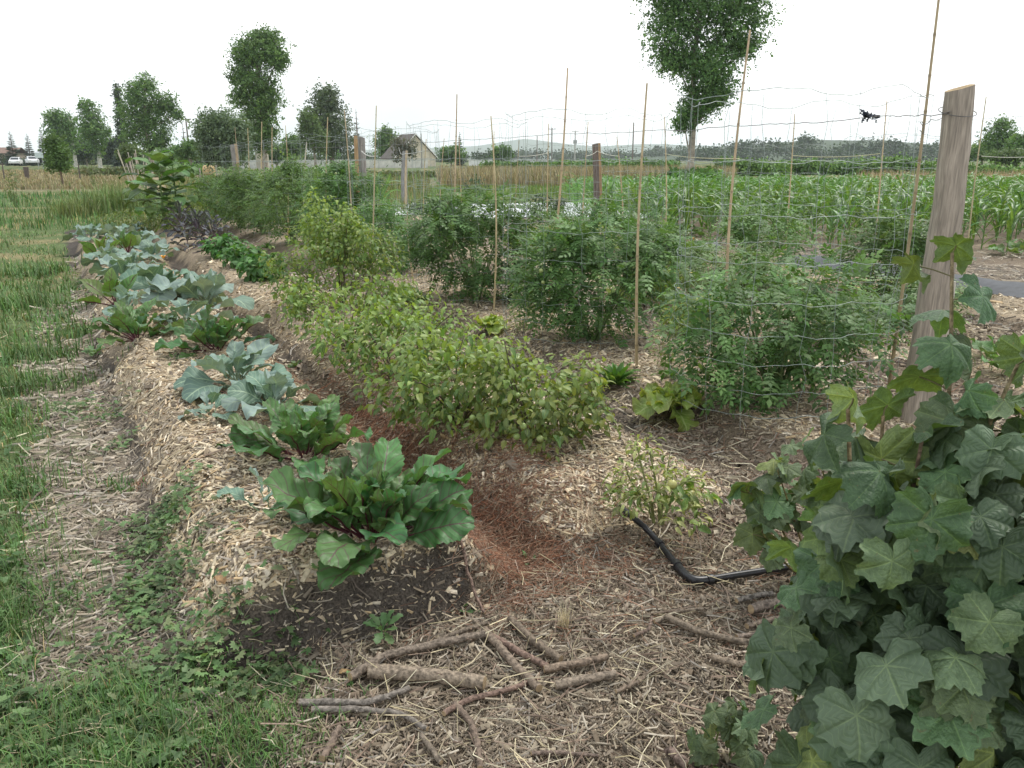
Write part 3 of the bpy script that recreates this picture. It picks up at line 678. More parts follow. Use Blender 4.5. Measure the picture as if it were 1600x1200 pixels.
def ball(col, squash=1., rng=R0, lobes=0):
    mb = MB(); n, m = 10, 7; th = np.linspace(0, PI, m)[:, None]; ph = (np.arange(n) * 2 * PI / n)[None]
    r = 1 + (.06 * np.cos(lobes * ph) if lobes else 0)
    V = np.stack([np.sin(th) * np.cos(ph) * r, np.sin(th) * np.sin(ph) * r, np.cos(th) * squash * np.ones_like(ph)], -1).reshape(-1, 3)
    i = np.arange(m - 1)[:, None] * n; j = np.arange(n)[None]; k = (j + 1) % n
    mb.add(V, np.stack([i + j, i + n + j, i + n + k, i + k], -1).reshape(-1, 4), col)
    tube(mb, [[0, 0, .9 * squash], [0, 0, 1.35 * squash]], [.12, .1], 4, (.15, .22, .06)); return mb.mesh('fruit', M_fruit)
fruit_green = [ball((.24, .32, .10)), ball((.30, .36, .13), .9)]
fruit_pale = [ball((.42, .40, .14)), ball((.36, .40, .16), .95)]

# ground cherries: yellow green oval leaves on spreading stems
rng = np.random.default_rng(131)
ph_pal = [(.105, .20, .05), (.14, .24, .058), (.19, .28, .07), (.075, .155, .042), (.095, .185, .05), (.25, .31, .085), (.10,.16,.055), (.16,.21,.07)]
ph_leaf = []
for k in range(10):
    (V, Q, U), c = lf(rng.uniform(.045, .075), rng.uniform(.028, .042), 'heart', rng, ph_pal[k % 8], 6, 4, rng.uniform(.5, 1.2), .25, .06)
    mb = MB(); mb.add(V, Q, c, 0, U); tube(mb, [[-.03, 0, .012], [0, 0, 0], [.03, 0, 0]], [.0012, .001, .0006], 3, (.2, .25, .08), cap=False); ph_leaf.append(mb.mesh('ground_cherry_leaf', M_physalis))
ph_t = tmpl_from(blade(1, .58, 'heart', 0, .8, .25, .04, 6, 3, 2, 0, rng))
cherry = [
 ('tall yellow green ground cherry bush at the far end of its row', 530, 480, [((0, 0, .42), (.58, .48, .42)), ((-.1, .1, .75), (.30, .3, .32)), ((.1, -.1, .6), (.35, .3, .25)), ((.35, 0, .55), (.3, .3, .28)), ((-.45, 0, .3), (.3, .3, .25))], 2100, 160),
 ('ground cherry bush spreading low between the tall one and the middle one', 545, 545, [((0, 0, .25), (.45, .4, .24)), ((.35, .1, .28), (.3, .3, .2))], 850, 120),
 ('yellow ground cherry bush in the middle of the row with drooping leaves', 620, 590, [((0, 0, .12), (.42, .36, .12)), ((0, 0, .26), (.42, .36, .24)), ((-.3, .1, .22), (.26, .26, .2)), ((.3, .1, .3), (.3, .26, .2))], 900, 160),
 ('ground cherry bush with broad clear leaves hanging over the red needles', 720, 660, [((0, 0, .12), (.38, .32, .12)), ((0, 0, .27), (.36, .32, .24)), ((-.28, 0, .2), (.22, .22, .18)), ((.1, .15, .36), (.24, .24, .16))], 900, 220),
 ('nearest ground cherry bush, darker and full of green fruit on dark stems', 838, 690, [((0, 0, .12), (.34, .3, .12)), ((0, 0, .25), (.34, .30, .22)), ((.22, .0, .20), (.17, .2, .15)), ((-.15, .1, .32), (.22, .2, .14))], 850, 200)]
for k, (lab, u, v, bl, ns, nl) in enumerate(cherry):
    pal = ph_pal if k < 4 else [(.12, .17, .05), (.16, .20, .055), (.10, .15, .045), (.2, .22, .06)]
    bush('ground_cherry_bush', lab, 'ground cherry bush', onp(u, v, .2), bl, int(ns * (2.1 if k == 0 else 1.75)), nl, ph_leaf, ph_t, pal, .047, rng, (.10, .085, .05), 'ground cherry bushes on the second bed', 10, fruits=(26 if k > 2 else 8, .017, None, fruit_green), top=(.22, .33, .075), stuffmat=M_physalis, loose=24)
    # the size of a leaf object is 1, leaves in the mass are scaled by size
# sparse curled plant by the pipe
bush('pepper_plant', 'sparse yellowing plant with curled leaves and a pale fruit, by the black pipe', 'vegetable plant', onp(1030, 800, .18), [((-.03, 0, .14), (.20, .16, .10)), ((.10, -.03, .12), (.12, .12, .07)), ((-.08, .0, .30), (.06, .06, .07)), ((-.14, -.05, .07), (.1, .1, .05)), ((.08, -.16, .05), (.09, .07, .04))], 420, 40, ph_leaf, tmpl_from(blade(1, .34, 'lance', .3, 1.6, .5, .08, 8, 4, 2, 0, rng)), [(.26, .30, .09), (.33, .35, .13), (.18, .24, .07), (.38, .38, .16)], .045, rng, (.2, .22, .08), None, 8, fruits=(3, .022, None, fruit_pale), droop=.05)

# lettuces
let = []
for k in range(6):
    mb = MB(); V, Q, U = blade(rng.uniform(.15, .19), rng.uniform(.13, .17), 'kale', .1, rng.uniform(.6, 1.6), .3, .16, 13, 12, 8, 0, rng)
    c = np.array(jit((.25, .38, .085), rng, .06)); e = np.clip((np.abs(U[:, 1]) + U[:, 0] - .9), 0, 1)[:, None]
    mb.add(V, Q, c * (1 - .5 * e) + np.array([.30, .24, .08]) * .5 * e, 0, U); let.append(mb.mesh('lettuce_leaf', M_lettuce))
for lab, u, v, n, s in [('large yellow green lettuce with brownish rims, in front of the nearest wire cage', 1045, 635, 26, 1.35), ('brown tinged lettuce at the foot of the third wire cage', 765, 512, 18, .95), ('brown tinged lettuce half hidden by the tall ground cherry', 632, 462, 14, 1.0)]:
    rosette('lettuce', lab, 'lettuce', onp(u, v, .1), let, n, rng, (1.25, .25), (.6 * s, 1.05 * s), .8, .02, up=.03, group='lettuces')
mar = []
for k in range(4):
    mb = MB(); V, Q, U = blade(rng.uniform(.13, .18), .035, 'lance', .2, rng.uniform(.5, 1.2), .3, .1, 12, 7, 2, 0, rng); mb.add(V, Q, jit((.10, .23, .045), rng), 0, U); mar.append(mb.mesh('narrow_leaf', M_foliage))
for lab, u, v, n, s in [('bright green endive clump below the bamboo cane of the second cage', 962, 600, 60, 1.3), ('bright green endive clump behind the tall ground cherry', 656, 472, 34, 1.15), ('small bright green endive beside the lettuce with brownish rims', 1050, 590, 18, .8), ('bright green endive clump beyond the bean row', 418, 388, 26, 1.1)]:
    rosette('endive', lab, 'endive', onp(u, v, .1), mar, n, rng, (1.35, .2), (.8 * s, 1.05 * s), .8, .03, group='endive clumps')
# feathery yellow green seedlings
fe_t = tmpl_from(blade(1, .5, 'lance', 0, .5, .3, .05, 6, 2, 2, 0, rng))
for lab, u, v, bl in [('feathery pale green weed behind the lettuce, right of the bamboo cane', 1040, 575, [((0, 0, .2), (.14, .1, .2)), ((.05, 0, .34), (.08, .08, .1))]), ('pale green weed between the third cage and the ground cherries', 815, 520, [((0, 0, .2), (.12, .12, .22))])]:
    bush('feathery_weed', lab, 'weed', onp(u, v, .1), bl, 420, 0, None, fe_t, [(.2, .28, .09), (.25, .32, .12), (.16, .24, .07)], .03, rng, (.25, .3, .12), None, 9, stem_r=.003, droop=.2)

# beans beyond the tall ground cherry
bn_t = tmpl_from(blade(1, .75, 'heart', 0, .8, .25, .05, 6, 4, 2, 0, rng)); bn_leaf = []
for k in range(4):
    mb = MB(); V, Q, U = blade(.095, .075, 'heart', 0, .9, .25, .05, 6, 6, 4, 0, rng); mb.add(V, Q, jit((.075, .19, .04), rng), 0, U); bn_leaf.append(mb.mesh('bean_leaf', M_broad))
for lab, u, v in [('dark green bean plant touching the purple kale', 352, 402), ('dark green bean plant in the middle of its short row', 382, 418), ('dark green bean plant next to the tall ground cherry', 412, 438)]:
    bush('bean_plant', lab, 'bean plant', onp(u, v, .2), [((0, 0, .17), (.30, .28, .17))], 260, 60, bn_leaf, bn_t, [(.07, .18, .04), (.09, .21, .05), (.06, .15, .035)], .09, rng, group='bean plants', stems=5)

# tomato plants: compound leaves
def compound(rng, n=3, small=True):
    V, Q = [], []
    def leaflet(o, a, L, W):
        b = len(V); ca, sa = math.cos(a), math.sin(a)
        for (px, py, pz) in ((0, 0, 0), (.45, -.5, -.06), (.5, 0, .03), (.45, .5, -.06), (1, 0, -.2)):
            x_, y_ = px * L, py * W; V.append((o[0] + x_ * ca - y_ * sa, o[1] + x_ * sa + y_ * ca, o[2] + pz * L))
        Q.extend([[b, b + 1, b + 2, b + 3], [b + 1, b + 4, b + 3, b + 2]])
    for k in range(n):
        x_ = .22 + .24 * k; z = -.25 * x_ ** 2
        for sg in (-1, 1): leaflet((x_, 0, z), sg * rng.uniform(.8, 1.2), .30 * rng.uniform(.8, 1.1) * (1.1 - .1 * k), .135)
        if k < n - 1 and small:
            for sg in (-1, 1): leaflet((x_ + .11, 0, z), sg * 1.2, .13, .07)
    leaflet((.78, 0, -.17), 0, .34, .16)
    b = len(V); V.extend([(0, -.008, 0), (0, .008, 0), (.8, -.006, -.17), (.8, .006, -.17), (.4, -.008, -.03), (.4, .008, -.03)]); Q.extend([[b, b + 4, b + 5, b + 1], [b + 4, b + 2, b + 3, b + 5]])
    return np.array(V, float), np.array(Q), np.tile([.3, .5], (len(V), 1))
rng = np.random.default_rng(151)
tm = [compound(rng) for _ in range(3)]; tm_far = compound(rng, 2, False)
tpal = [(.088, .178, .048), (.11, .21, .058), (.07, .15, .042), (.14, .235, .075), (.10, .192, .054)]
tml = []
for k in range(5):
    mb = MB(); V, Q, U = compound(np.random.default_rng(k)); mb.add(V * .2, Q, jit(tpal[k], rng), 0, U); tml.append(mb.mesh('tomato_leaf', M_foliage))
def tomato(lab, loc, blobs, n, nl, size=.17,  group='tomato plants in the first cage row', fr=4, flowers=10, stems=12):
    t = bush('tomato_plant', lab, 'tomato plant', loc, blobs, int(n * (2.3 if n < 480 and loc[1] < 6 else 1.05 if n < 480 else 1.75 if loc[1] < 9.5 else 1.35)), nl, tml, tm[rng.integers(3)] if loc[1] < 9.5 else tm_far, tpal, size * .88, rng, (.16, .22, .085), group, stems, stem_r=.009, loose=16, fruits=(fr, .022, None, fruit_green), droop=-.15)
    if flowers:
        mb = MB()
        for k in range(flowers):
            c, r = blobs[rng.integers(len(blobs))]; p, d = shell(1, c, np.asarray(r) * 1.0, rng, 8, -.2)
            for a in range(5):
                V, Q, U = blade(.014, .006, 'lance', .2, .6, .1, 0, 1, 2, 1, 0, rng); an = a * 1.257
                R = frames(np.array([[math.cos(an), math.sin(an), .3]]), np.array([[0, 0, 1.0]]))[0]; mb.add(V @ R.T + p[0], Q, (.62, .50, .05))
        mb.build('blossom', M_fruit, t, kind='stuff')
    return t
CG = []                                            # cage centres along the row
for k in range(9):
    q = xy(3.82, 3.45 + 2.2 * k); CG.append(np.array([q[0], q[1], hz(q)]))
tomato('open branching tomato plant in the nearest wire cage', CG[0], [((-.12, -.1, .42), (.46, .40, .40)), ((.34, .05, .46), (.36, .36, .40)), ((-.4, -.18, .25), (.26, .26, .22)), ((.1, .2, .66), (.42, .36, .26)), ((-.52, .1, .45), (.18, .22, .36))], 470, 60, .18, fr=6, flowers=30, stems=22)
tomato('dense dark tomato plant in the second wire cage, tall as the cane joint', CG[1] + [.08, -.2, 0], [((0, 0, .50), (.60, .5, .48)), ((.1, .1, .82), (.52, .46, .26)), ((-.35, 0, .55), (.34, .3, .40)), ((.45, 0, .7), (.3, .3, .22))], 980, 40, .18)
tomato('dense rounded tomato plant in the third wire cage', CG[2] + [.08, -.2, 0], [((0, 0, .55), (.68, .55, .52)), ((.05, .1, .92), (.58, .5, .26)), ((-.4, 0, .7), (.36, .36, .34))], 1050, 20, .18)
tomato('smaller tomato plant in the fourth wire cage, behind the ground cherries', CG[3], [((0, 0, .48), (.52, .5, .45)), ((-.2, .1, .72), (.3, .3, .24))], 800, 0, .18)
tomato('tall tomato plant in the fifth cage, right of the orange split post', CG[4] + [-.1, 0, 0], [((0, 0, .66), (.62, .56, .64)), ((.2, 0, 1.08), (.4, .36, .28))], 1250, 0, .2)
tomato('bushy tomato plant in the sixth cage, left of the orange split post', CG[5] + [-.25, 0, 0], [((0, 0, .66), (.72, .6, .62)), ((.1, 0, 1.08), (.5, .4, .26))], 1250, 0, .2)
tomato('bushy tomato plant in the seventh cage, behind the yellow green bush', CG[6] + [-.3, 0, 0], [((0, 0, .62), (.75, .6, .6)), ((-.2, 0, 1.0), (.45, .4, .28))], 1100, 0, .21)
tomato('bushy tomato plant in the eighth cage, beyond the bean row', CG[7] + [-.3, 0, 0], [((0, 0, .6), (.72, .6, .58)), ((0, 0, 1.0), (.5, .4, .25))], 900, 0, .22)
tomato('last tomato plant of the first row, under the far grey post', CG[8] + [-.7, .8, 0], [((0, 0, .5), (.55, .5, .5)), ((0, 0, .8), (.4, .4, .2))], 500, 0, .22)
for lab, u, v, w, hgt, n in [('round tomato plant in the second row, seen through the nearest cage', 1188, 440, .62, .95, 620), ('tomato plant in the second row, left of the big grey post', 1388, 462, .52, .85, 560), ('tomato plant of the second row, behind the second cage', 1000, 420, .6, .8, 460), ('tomato plant of the second row, behind the bamboo of the third cage', 880, 392, .7, .8, 420)]:
    tomato(lab, onp(u, v, .05), [((0, 0, hgt * .5), (w, w, hgt * .5)), ((0, .1, hgt * .75), (w * .7, w * .7, hgt * .28))], n, 0, .2, 'tomato plants in the second cage row', 2, 5, 6)
for lab, u, v, w, hgt, n in [('sprawling potato like plant right behind the nearest cage', 1300, 525, .42, .32, 200), ('leafy plant behind the nearest cage, at its left side', 1140, 470, .5, .5, 300), ('leafy plant between the thickest cane and the big grey post', 1425, 520, .4, .5, 260), ('leafy plant beside the second cage, towards the grey plastic piece', 1050, 440, .5, .5, 300), ('leafy plant between the second and third cage', 830, 470, .35, .35, 160)]:
    bush('potato_plant', lab, 'potato plant', onp(u, v, .05), [((0, 0, hgt * .6), (w * 1.25, w, hgt * .6)), ((w * .3, 0, hgt * .85), (w * .6, w * .6, hgt * .45))], int(n * 2.2), 0, None, tm_far, [(.11, .20, .065), (.135, .225, .08), (.09, .17, .058), (.155, .225, .09)], .17, rng, group='leafy plants between the rows', stems=5)
# yellow green leafy bushes between the rows
gy = [(.16, .24, .05), (.2, .28, .06), (.12, .20, .05), (.26, .32, .07)]
for lab, u, v, w, hgt in [('yellow green leafy bush with yellow blossom behind the second cage', 915, 400, .75, .55), ('yellow green leafy bush behind the third cage', 840, 400, .6, .5), ('low leafy bush between the second cage and the far one', 1010, 470, .6, .4), ('low leafy bush beside the nearest cage, toward the second one', 1090, 520, .35, .35)]:
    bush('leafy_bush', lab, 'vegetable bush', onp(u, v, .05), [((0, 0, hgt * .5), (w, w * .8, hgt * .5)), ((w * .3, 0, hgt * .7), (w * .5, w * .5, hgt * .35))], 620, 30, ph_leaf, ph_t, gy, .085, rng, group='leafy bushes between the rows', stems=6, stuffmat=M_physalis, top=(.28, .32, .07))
# squashes with big leaves and orange flowers
sq = []
for k in range(6):
    mb = MB(); V, Q, U = blade(.22, .23, 'heart', .1, rng.uniform(.6, 1.1), .22, .07, 9, 10, 8, .12, rng, teeth=.03)
    mb.add(V, Q, jit([(.11, .20, .06), (.14, .235, .085), (.09, .18, .055)][k % 3], rng), 0, U); tube(mb, [[0, 0, -.06], [.06, 0, .0], [.12, 0, 0]], [.005, .005, .004], 5, (.2, .28, .1)); sq.append(mb.mesh('squash_leaf', M_broad))
fl = MB()
for a in range(5):
    V, Q, U = blade(.075, .045, 'ovate', 1.1, .9, .3, .05, 5, 4, 2, .01, rng); R = frames(np.array([[math.cos(a * 1.257), math.sin(a * 1.257), 0]]), np.array([[0, 0, 1.0]]))[0]; fl.add(V @ R.T, Q, (.75, .33, .015))
flower = fl.mesh('squash_flower', M_fruit)
for lab, u, v, n, s, fo in [('squash plant with an orange flower behind the second cage', 1075, 405, 26, 1.0, (1083, 376)), ('squash plant with broad pale leaves between the two nearest cages', 1090, 490, 18, .85, None), ('squash plant with pale leaves right behind the nearest cage', 1330, 505, 26, .85, None), ('squash plant behind the currant bush, right of the big post', 1560, 575, 20, .75, None), ('squash plant at the right of the black plastic strip', 1590, 400, 20, .9, None), ('squash plant in front of the corn, near the flowering one', 1060, 370, 22, 1.1, (1168, 333)), ('squash plant behind the nearest cage, by the second row tomato', 1225, 475, 16, .65, None)]:
    b = onp(u, v, .05); t = rosette('squash_plant', lab, 'squash plant', b, sq, n, rng, (1.3, .35), (.75 * s, 1.15 * s), .7, .22, up=.06, group='squash plants')
    if fo:
        q = pd(fo[0], fo[1], b[1] - .25) - b
        link('flower', flower, t, None, M4(np.eye(3), q, 1.0))
        mb = MB(); tube(mb, [[q[0] * .3, q[1] * .3, 0], [q[0] * .8, q[1] * .8, q[2] * .6], q], .004, 4, (.2, .28, .1)); mb.build('flower_stalk', M_stem, t)
q = onp(257, 418, .24); t = thing('nasturtium', 'single orange flower at the furrow edge of the cabbage bed', 'flower', q)
link('flower', flower, t, None, M4(np.eye(3), (0, 0, .12), .8)); mb = MB(); tube(mb, [[0, 0, -.02], [.01, 0, .06], [0, 0, .12]], .003, 4, (.15, .22, .07)); mb.build('stalk', M_stem, t)
for k in range(5): link('leaf', ph_leaf[k], t, None, M4(frames(np.array([[math.cos(k * 1.3), math.sin(k * 1.3), .3]]), np.array([[0, 0, 1.]]))[0], (0, 0, .04), .9))

# small weeds on the bare soil
wd = []
for k in range(4):
    mb = MB(); V, Q, U = blade(.075, .03, 'kale', .1, rng.uniform(.4, 1.0), .2, .1, 12, 8, 2, 0, rng, teeth=.25); mb.add(V, Q, jit((.12, .21, .085), rng), 0, U); wd.append(mb.mesh('weed_leaf', M_foliage))
for lab, u, v, n, s in [('toothed weed on the bare soil face of the bed', 598, 985, 11, 1.0), ('toothed weed at the left end of the bare soil face', 330, 945, 9, .95), ('small weed above the branches, at the right end of the soil face', 722, 955, 9, .7), ('flat weed at the edge of the grass below the soil face', 310, 1035, 9, .8), ('small weed left of the largest beet on the chips', 352, 775, 5, .6), ('dark spiky weed at the path edge beside the left beet', 150, 553, 16, 1.5), ('pale weed on the chips above the far kale', 270, 560, 6, .9), ('grey weed in front of the furrow, near the needles', 826, 880, 6, .8), ('weed in the bare furrow beyond the blue green kale', 462, 573, 14, 1.0)]:
    rosette('weed', lab, 'weed', onp(u, v, .1), wd, n, rng, (1.2, .15), (.8 * s, 1.1 * s), .8, .01, group='small weeds on bare ground')
# dead leaves
dl = []
for k in range(3):
    mb = MB(); V, Q, U = blade(.10, .05, 'ovate', .5, rng.uniform(1.2, 2.2), .5, .12, 9, 6, 4, 0, rng); mb.add(V, Q, [(.36, .24, .12), (.42, .30, .16), (.30, .19, .10)][k], 0, U); dl.append(mb.mesh('dead_leaf', M_bits))
for k, (lab, u, v, a, s) in enumerate([('brown dead leaf hanging under the largest beet', 590, 905, 1.7, 1.2), ('curled brown leaf on the chips right of the one under the beet', 632, 905, .9, .8), ('curled tan leaf on the chips at the bed corner', 352, 920, 2.4, .8), ('small tan leaf in the straw left of the thick branch', 530, 1060, .4, .45)]):
    o = link('dead_leaf', dl[k % 3], None, None, M4(frames(np.array([[math.cos(a), math.sin(a), .1]]), np.array([[0, 0, 1.]]))[0], onp(u, v, .1, .015), s)); tag(o, lab, 'dead leaf')
# tuft of dry pale grass
rng = np.random.default_rng(161)
p = onp(880, 985); xx = p[0] + rng.normal(size=60) * .012; yy = p[1] + rng.normal(size=60) * .012
o = grass_blades('dry_grass_tuft', xx, yy, rng.uniform(.07, .14, 60), .002, [(.5, .45, .36), (.42, .37, .28)], rng, .3, kind=None); tag(o, 'tuft of bleached dry grass below the furrow mouth', 'grass tuft')
# ------------------------------------------------------------------ currant bushes: lobed leaves
def palmate(rng, droop=.35, wave=.06, sharp=1.0, fold=.06, NA=60, rings=(0, .25, .5, .72, .88, 1.0)):
    rings = np.array(rings)
    ax = np.radians([0, 62, -62, 118, -118]); amp = [.27, .22, .22, .13, .13]
    th = np.linspace(-PI, PI, NA, endpoint=False) + PI / NA
    r = .70 + 0 * th
    amp = np.array(amp) * rng.uniform(.65, 1.25) * rng.uniform(.85, 1.15, 5)
    for a, m in zip(ax, amp): r = r + m * np.exp(-((th - a) / .33) ** 2)
    r = r * (1 + .055 * sharp * ((np.arange(NA) % 3) - 1)) * (1 - .62 * np.clip((np.abs(th) - 2.55) / .55, 0, 1))
    dv = np.min(np.abs(th[None] - np.concatenate([ax, [2.9, -2.9]])[:, None]), 0)
    R, T = np.meshgrid(rings, th, indexing='ij'); rr = R * r[None]
    ph = rng.uniform(0, 6.28, 3)
    ridge = np.clip(dv / .5, 0, 1)[None]
    X = rr * np.cos(T) + .0; Y = rr * np.sin(T)
    z = -droop * rr ** 2 + .16 * R * np.sin(np.minimum(dv, .52) / .52 * PI / 1.3)[None] * rr + wave * R ** 2 * np.sin(5 * T + ph[0]) + .5 * wave * np.sin(3 * X * 3 + ph[1]) * R - fold * np.abs(Y)
    V = np.stack([X, Y, z], -1).reshape(-1, 3); UV = np.stack([R, np.broadcast_to(dv[None], R.shape)], -1).reshape(-1, 2)
    i = np.arange(len(rings) - 1)[:, None] * NA; j = np.arange(NA)[None]; k = (j + 1) % NA
    Q = np.stack([i + j, i + NA + j, i + NA + k, i + k], -1).reshape(-1, 4)
    return V, Q, UV
def currant_mat():
    m, n, l, b, out = new_mat('currant_leaf')
    c = attr(n, 'col').outputs['Color']; oi = n.new('ShaderNodeObjectInfo'); hsv = n.new('ShaderNodeHueSaturation')
    l.new(math_(n, l, 'MULTIPLY_ADD', oi.outputs['Random'], .06, .462), hsv.inputs['Hue'])
    l.new(math_(n, l, 'MULTIPLY_ADD', math_(n, l, 'FRACT', math_(n, l, 'MULTIPLY', oi.outputs['Random'], 31.7)), .55, .74), hsv.inputs['Value'])
    hsv.inputs['Saturation'].default_value = 1; l.new(c, hsv.inputs['Color']); c = hsv.outputs['Color']
    tc = n.new('ShaderNodeTexCoord')
    nz = noise(n, l, 3.5, 4, tc.outputs['Object']); nf = noise(n, l, 16, 3, tc.outputs['Object'])
    c = mixc(n, l, c, rampn(n, l, nz, [(.3, (.72, .74, .7)), (.7, (1.25, 1.22, 1.2))]), 1., 'MULTIPLY')
    sx = n.new('ShaderNodeSeparateXYZ'); l.new(attr(n, 'luv').outputs['Vector'], sx.inputs[0])
    # dv * r: distance from the main veins; side veins leave them at an angle
    dist = math_(n, l, 'MULTIPLY', sx.outputs['X'], sx.outputs['Y'])
    main = math_(n, l, 'LESS_THAN', dist, .022)
    ph = math_(n, l, 'MULTIPLY', math_(n, l, 'SUBTRACT', sx.outputs['X'], math_(n, l, 'MULTIPLY', sx.outputs['Y'], .75)), 5.0)
    tri = math_(n, l, 'ABSOLUTE', math_(n, l, 'SUBTRACT', math_(n, l, 'FRACT', ph), .5))
    side = math_(n, l, 'MULTIPLY', math_(n, l, 'LESS_THAN', tri, .04), math_(n, l, 'GREATER_THAN', sx.outputs['X'], .18))
    f = math_(n, l, 'MAXIMUM', main, math_(n, l, 'MULTIPLY', side, .75))
    c = mixc(n, l, c, mixc(n, l, c, (1.5, 1.42, 1.25), 1., 'MULTIPLY'), f)
    spots = rampn(n, l, noise(n, l, 9, 2, tc.outputs['Object']), [(.70, (0, 0, 0)), (.74, (1, 1, 1))])
    c = mixc(n, l, c, (.16, .12, .06), math_(n, l, 'MULTIPLY', spots, .6))
    h = math_(n, l, 'ADD', math_(n, l, 'MULTIPLY', tri, .5), math_(n, l, 'ADD', nf, math_(n, l, 'MULTIPLY', math_(n, l, 'MINIMUM', dist, .1), 9.0)))
    bumpn(n, l, b, h, .4, .012)
    geo = n.new('ShaderNodeNewGeometry'); c = mixc(n, l, c, mixc(n, l, c, (1.35, 1.35, 1.1), 1., 'MULTIPLY'), geo.outputs['Backfacing'])
    l.new(c, b.inputs['Base Color']); b.inputs['Roughness'].default_value = .56; b.inputs['Specular IOR Level'].default_value = .38
    t = n.new('ShaderNodeBsdfTranslucent'); ms = n.new('ShaderNodeMixShader'); ms.inputs[0].default_value = .16
    l.new(mixc(n, l, c, (1.9, 1.75, .45), 1., 'MULTIPLY'), t.inputs['Color'])
    l.new(b.outputs[0], ms.inputs[1]); l.new(t.outputs[0], ms.inputs[2]); l.new(ms.outputs[0], out.inputs['Surface'])
    return m
M_currant = currant_mat()
rng = np.random.default_rng(201)
cur = []
for k in range(16):
    V, Q, U = palmate(rng, rng.uniform(.1, .75), rng.uniform(.05, .14), fold=rng.uniform(-.12, .45)); mb = MB()
    mb.add(V, Q, jit([(.082, .138, .066), (.098, .158, .078), (.068, .12, .056), (.112, .17, .09)][k % 4] if k != 7 else (.125, .175, .06), rng, .08), 0, U)
    cur.append(mb.mesh('currant_leaf', M_currant))
def curved(p, q, rng, sag=.06, n=9):
    p = np.asarray(p, float); q = np.asarray(q, float); m = (p + q) / 2 + rng.normal(size=3) * sag; tt = np.linspace(0, 1, n)[:, None]
    return (1 - tt) ** 2 * p + 2 * tt * (1 - tt) * m + tt ** 2 * q
def currant(label, base, tips, blobs, size, rng, n_leaf, inner=0, stem_r=.007, group=None, name='currant_bush', tipn=10, meshes=None, stemcol=(.27, .20, .12)):
    meshes = meshes or cur
    t = thing(name, label, 'currant bush', base, group); base = np.asarray(base)
    pts, nor, pet = [], [], []
    for ti, tip in enumerate(tips):
        tip = np.asarray(tip) - base
        P = curved([rng.normal() * .05, rng.normal() * .05, -.04], tip, rng, .05, 12)
        mb = MB(); tube(mb, P, np.linspace(stem_r, stem_r * .45, 12), 7, jit(stemcol, rng), rough=.06); mb.build('stem', M_bark, t)
        for k in range(tipn + (8 if ti == 0 and n_leaf > 200 else 0)):
            f = 1 - .5 * (k / (tipn + (8 if ti == 0 and n_leaf > 200 else 0))); i = f * 11; a = P[int(i)] + (P[min(11, int(i) + 1)] - P[int(i)]) * (i - int(i))
            an = k * 2.4 + rng.uniform(0, 1); d = np.array([math.cos(an), math.sin(an), .25 + .5 * (k == 0)])
            pl = size * (.75 if k else .3) * rng.uniform(.7, 1.2); q = a + nrm(d) * pl
            pts.append(q); nor.append(nrm(d * [.55, .55, 0] + [0, -.18, .85] + rng.normal(size=3) * .25)); pet.append(a)
    w = np.array([np.prod(r) ** (2 / 3) for _, r in blobs]); w /= w.sum()
    left = n_leaf - len(pts)
    for (c, r), f in zip(blobs, w):
        m = int(left * f); d = nrm(rng.normal(size=(m, 3)) + np.array([0, -.35, .15])); q = rng.uniform(.35, 1, m) ** (1 / 3.2)
        for k in range(m):
            p = np.asarray(c) - base + d[k] * q[k] * np.asarray(r)
            pts.append(p); nor.append(nrm(d[k] * [.8, .8, .3] + [0, -.12, .62] + rng.normal(size=3) * .3)); pet.append(None)
    if inner:                                       # the leaves deep inside, past the three hundred nearest
        mb = MB()
        for (c, r), f in zip(blobs, w):
            m = int(inner * f); dd = nrm(rng.normal(size=(m, 3))); P = np.asarray(c) - base + dd * (rng.uniform(.15, .95, (m, 1)) ** .45) * np.asarray(r)
            V, Q, U = palmate(rng, .3, .06, NA=45, rings=(0, .35, .7, 1.0)); N = nrm(dd * [.6, .6, .2] + [0, -.1, .7] + rng.normal(size=(m, 3)) * .35)
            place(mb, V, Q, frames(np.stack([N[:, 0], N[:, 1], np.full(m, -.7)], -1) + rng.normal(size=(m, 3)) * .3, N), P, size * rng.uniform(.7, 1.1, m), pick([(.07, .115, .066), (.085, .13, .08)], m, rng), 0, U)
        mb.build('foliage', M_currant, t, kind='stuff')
    for p, N, a in zip(pts, nor, pet):
        tipd = np.array([N[0], N[1], 0]) * .9 + np.array([0, 0, -.75]) + rng.normal(size=3) * .35
        s = size * (rng.uniform(.5, 1.15) if a is None else rng.uniform(.65, 1.1))
        o = link('leaf', meshes[rng.integers(len(meshes))], t, None, M4(frames(tipd[None], N[None])[0], p, s))
        if a is not None:
            mb = MB(); L = np.linalg.norm(p - a)
            inv = frames(tipd[None], N[None])[0].T @ (a - p) / s
            tube(mb, [[0, 0, 0], inv * .5 + [0, 0, .04], inv], .0016 / s, 4, (.16, .14, .07), cap=False); mb.build('leaf_stalk', M_stem, o)
    return t
def W3(u, v, Y): return pd(u, v, Y)
bb = np.array([.92, 1.52, 0.0])
currant('big currant bush with broad lobed dark green leaves, filling the right edge', bb,
        [W3(1488, 395, 1.45), W3(1325, 640, 1.2), W3(1590, 570, 1.3), W3(1440, 690, 1.3), W3(1550, 640, 1.3), W3(1270, 830, 1.4), W3(1660, 600, 1.3), W3(1700, 540, 1.4), W3(1380, 650, 1.4)],
        [((.93, 1.25, .62), (.46, .30, .56)), ((.94, 1.2, 1.0), (.34, .24, .20)), ((.64, 1.2, .72), (.21, .2, .42)), ((1.0, 1.12, .45), (.42, .2, .4))], .078, rng, 299, 420)
V3 = [c for c in cur]
b2 = onp(1265, 880, .05)
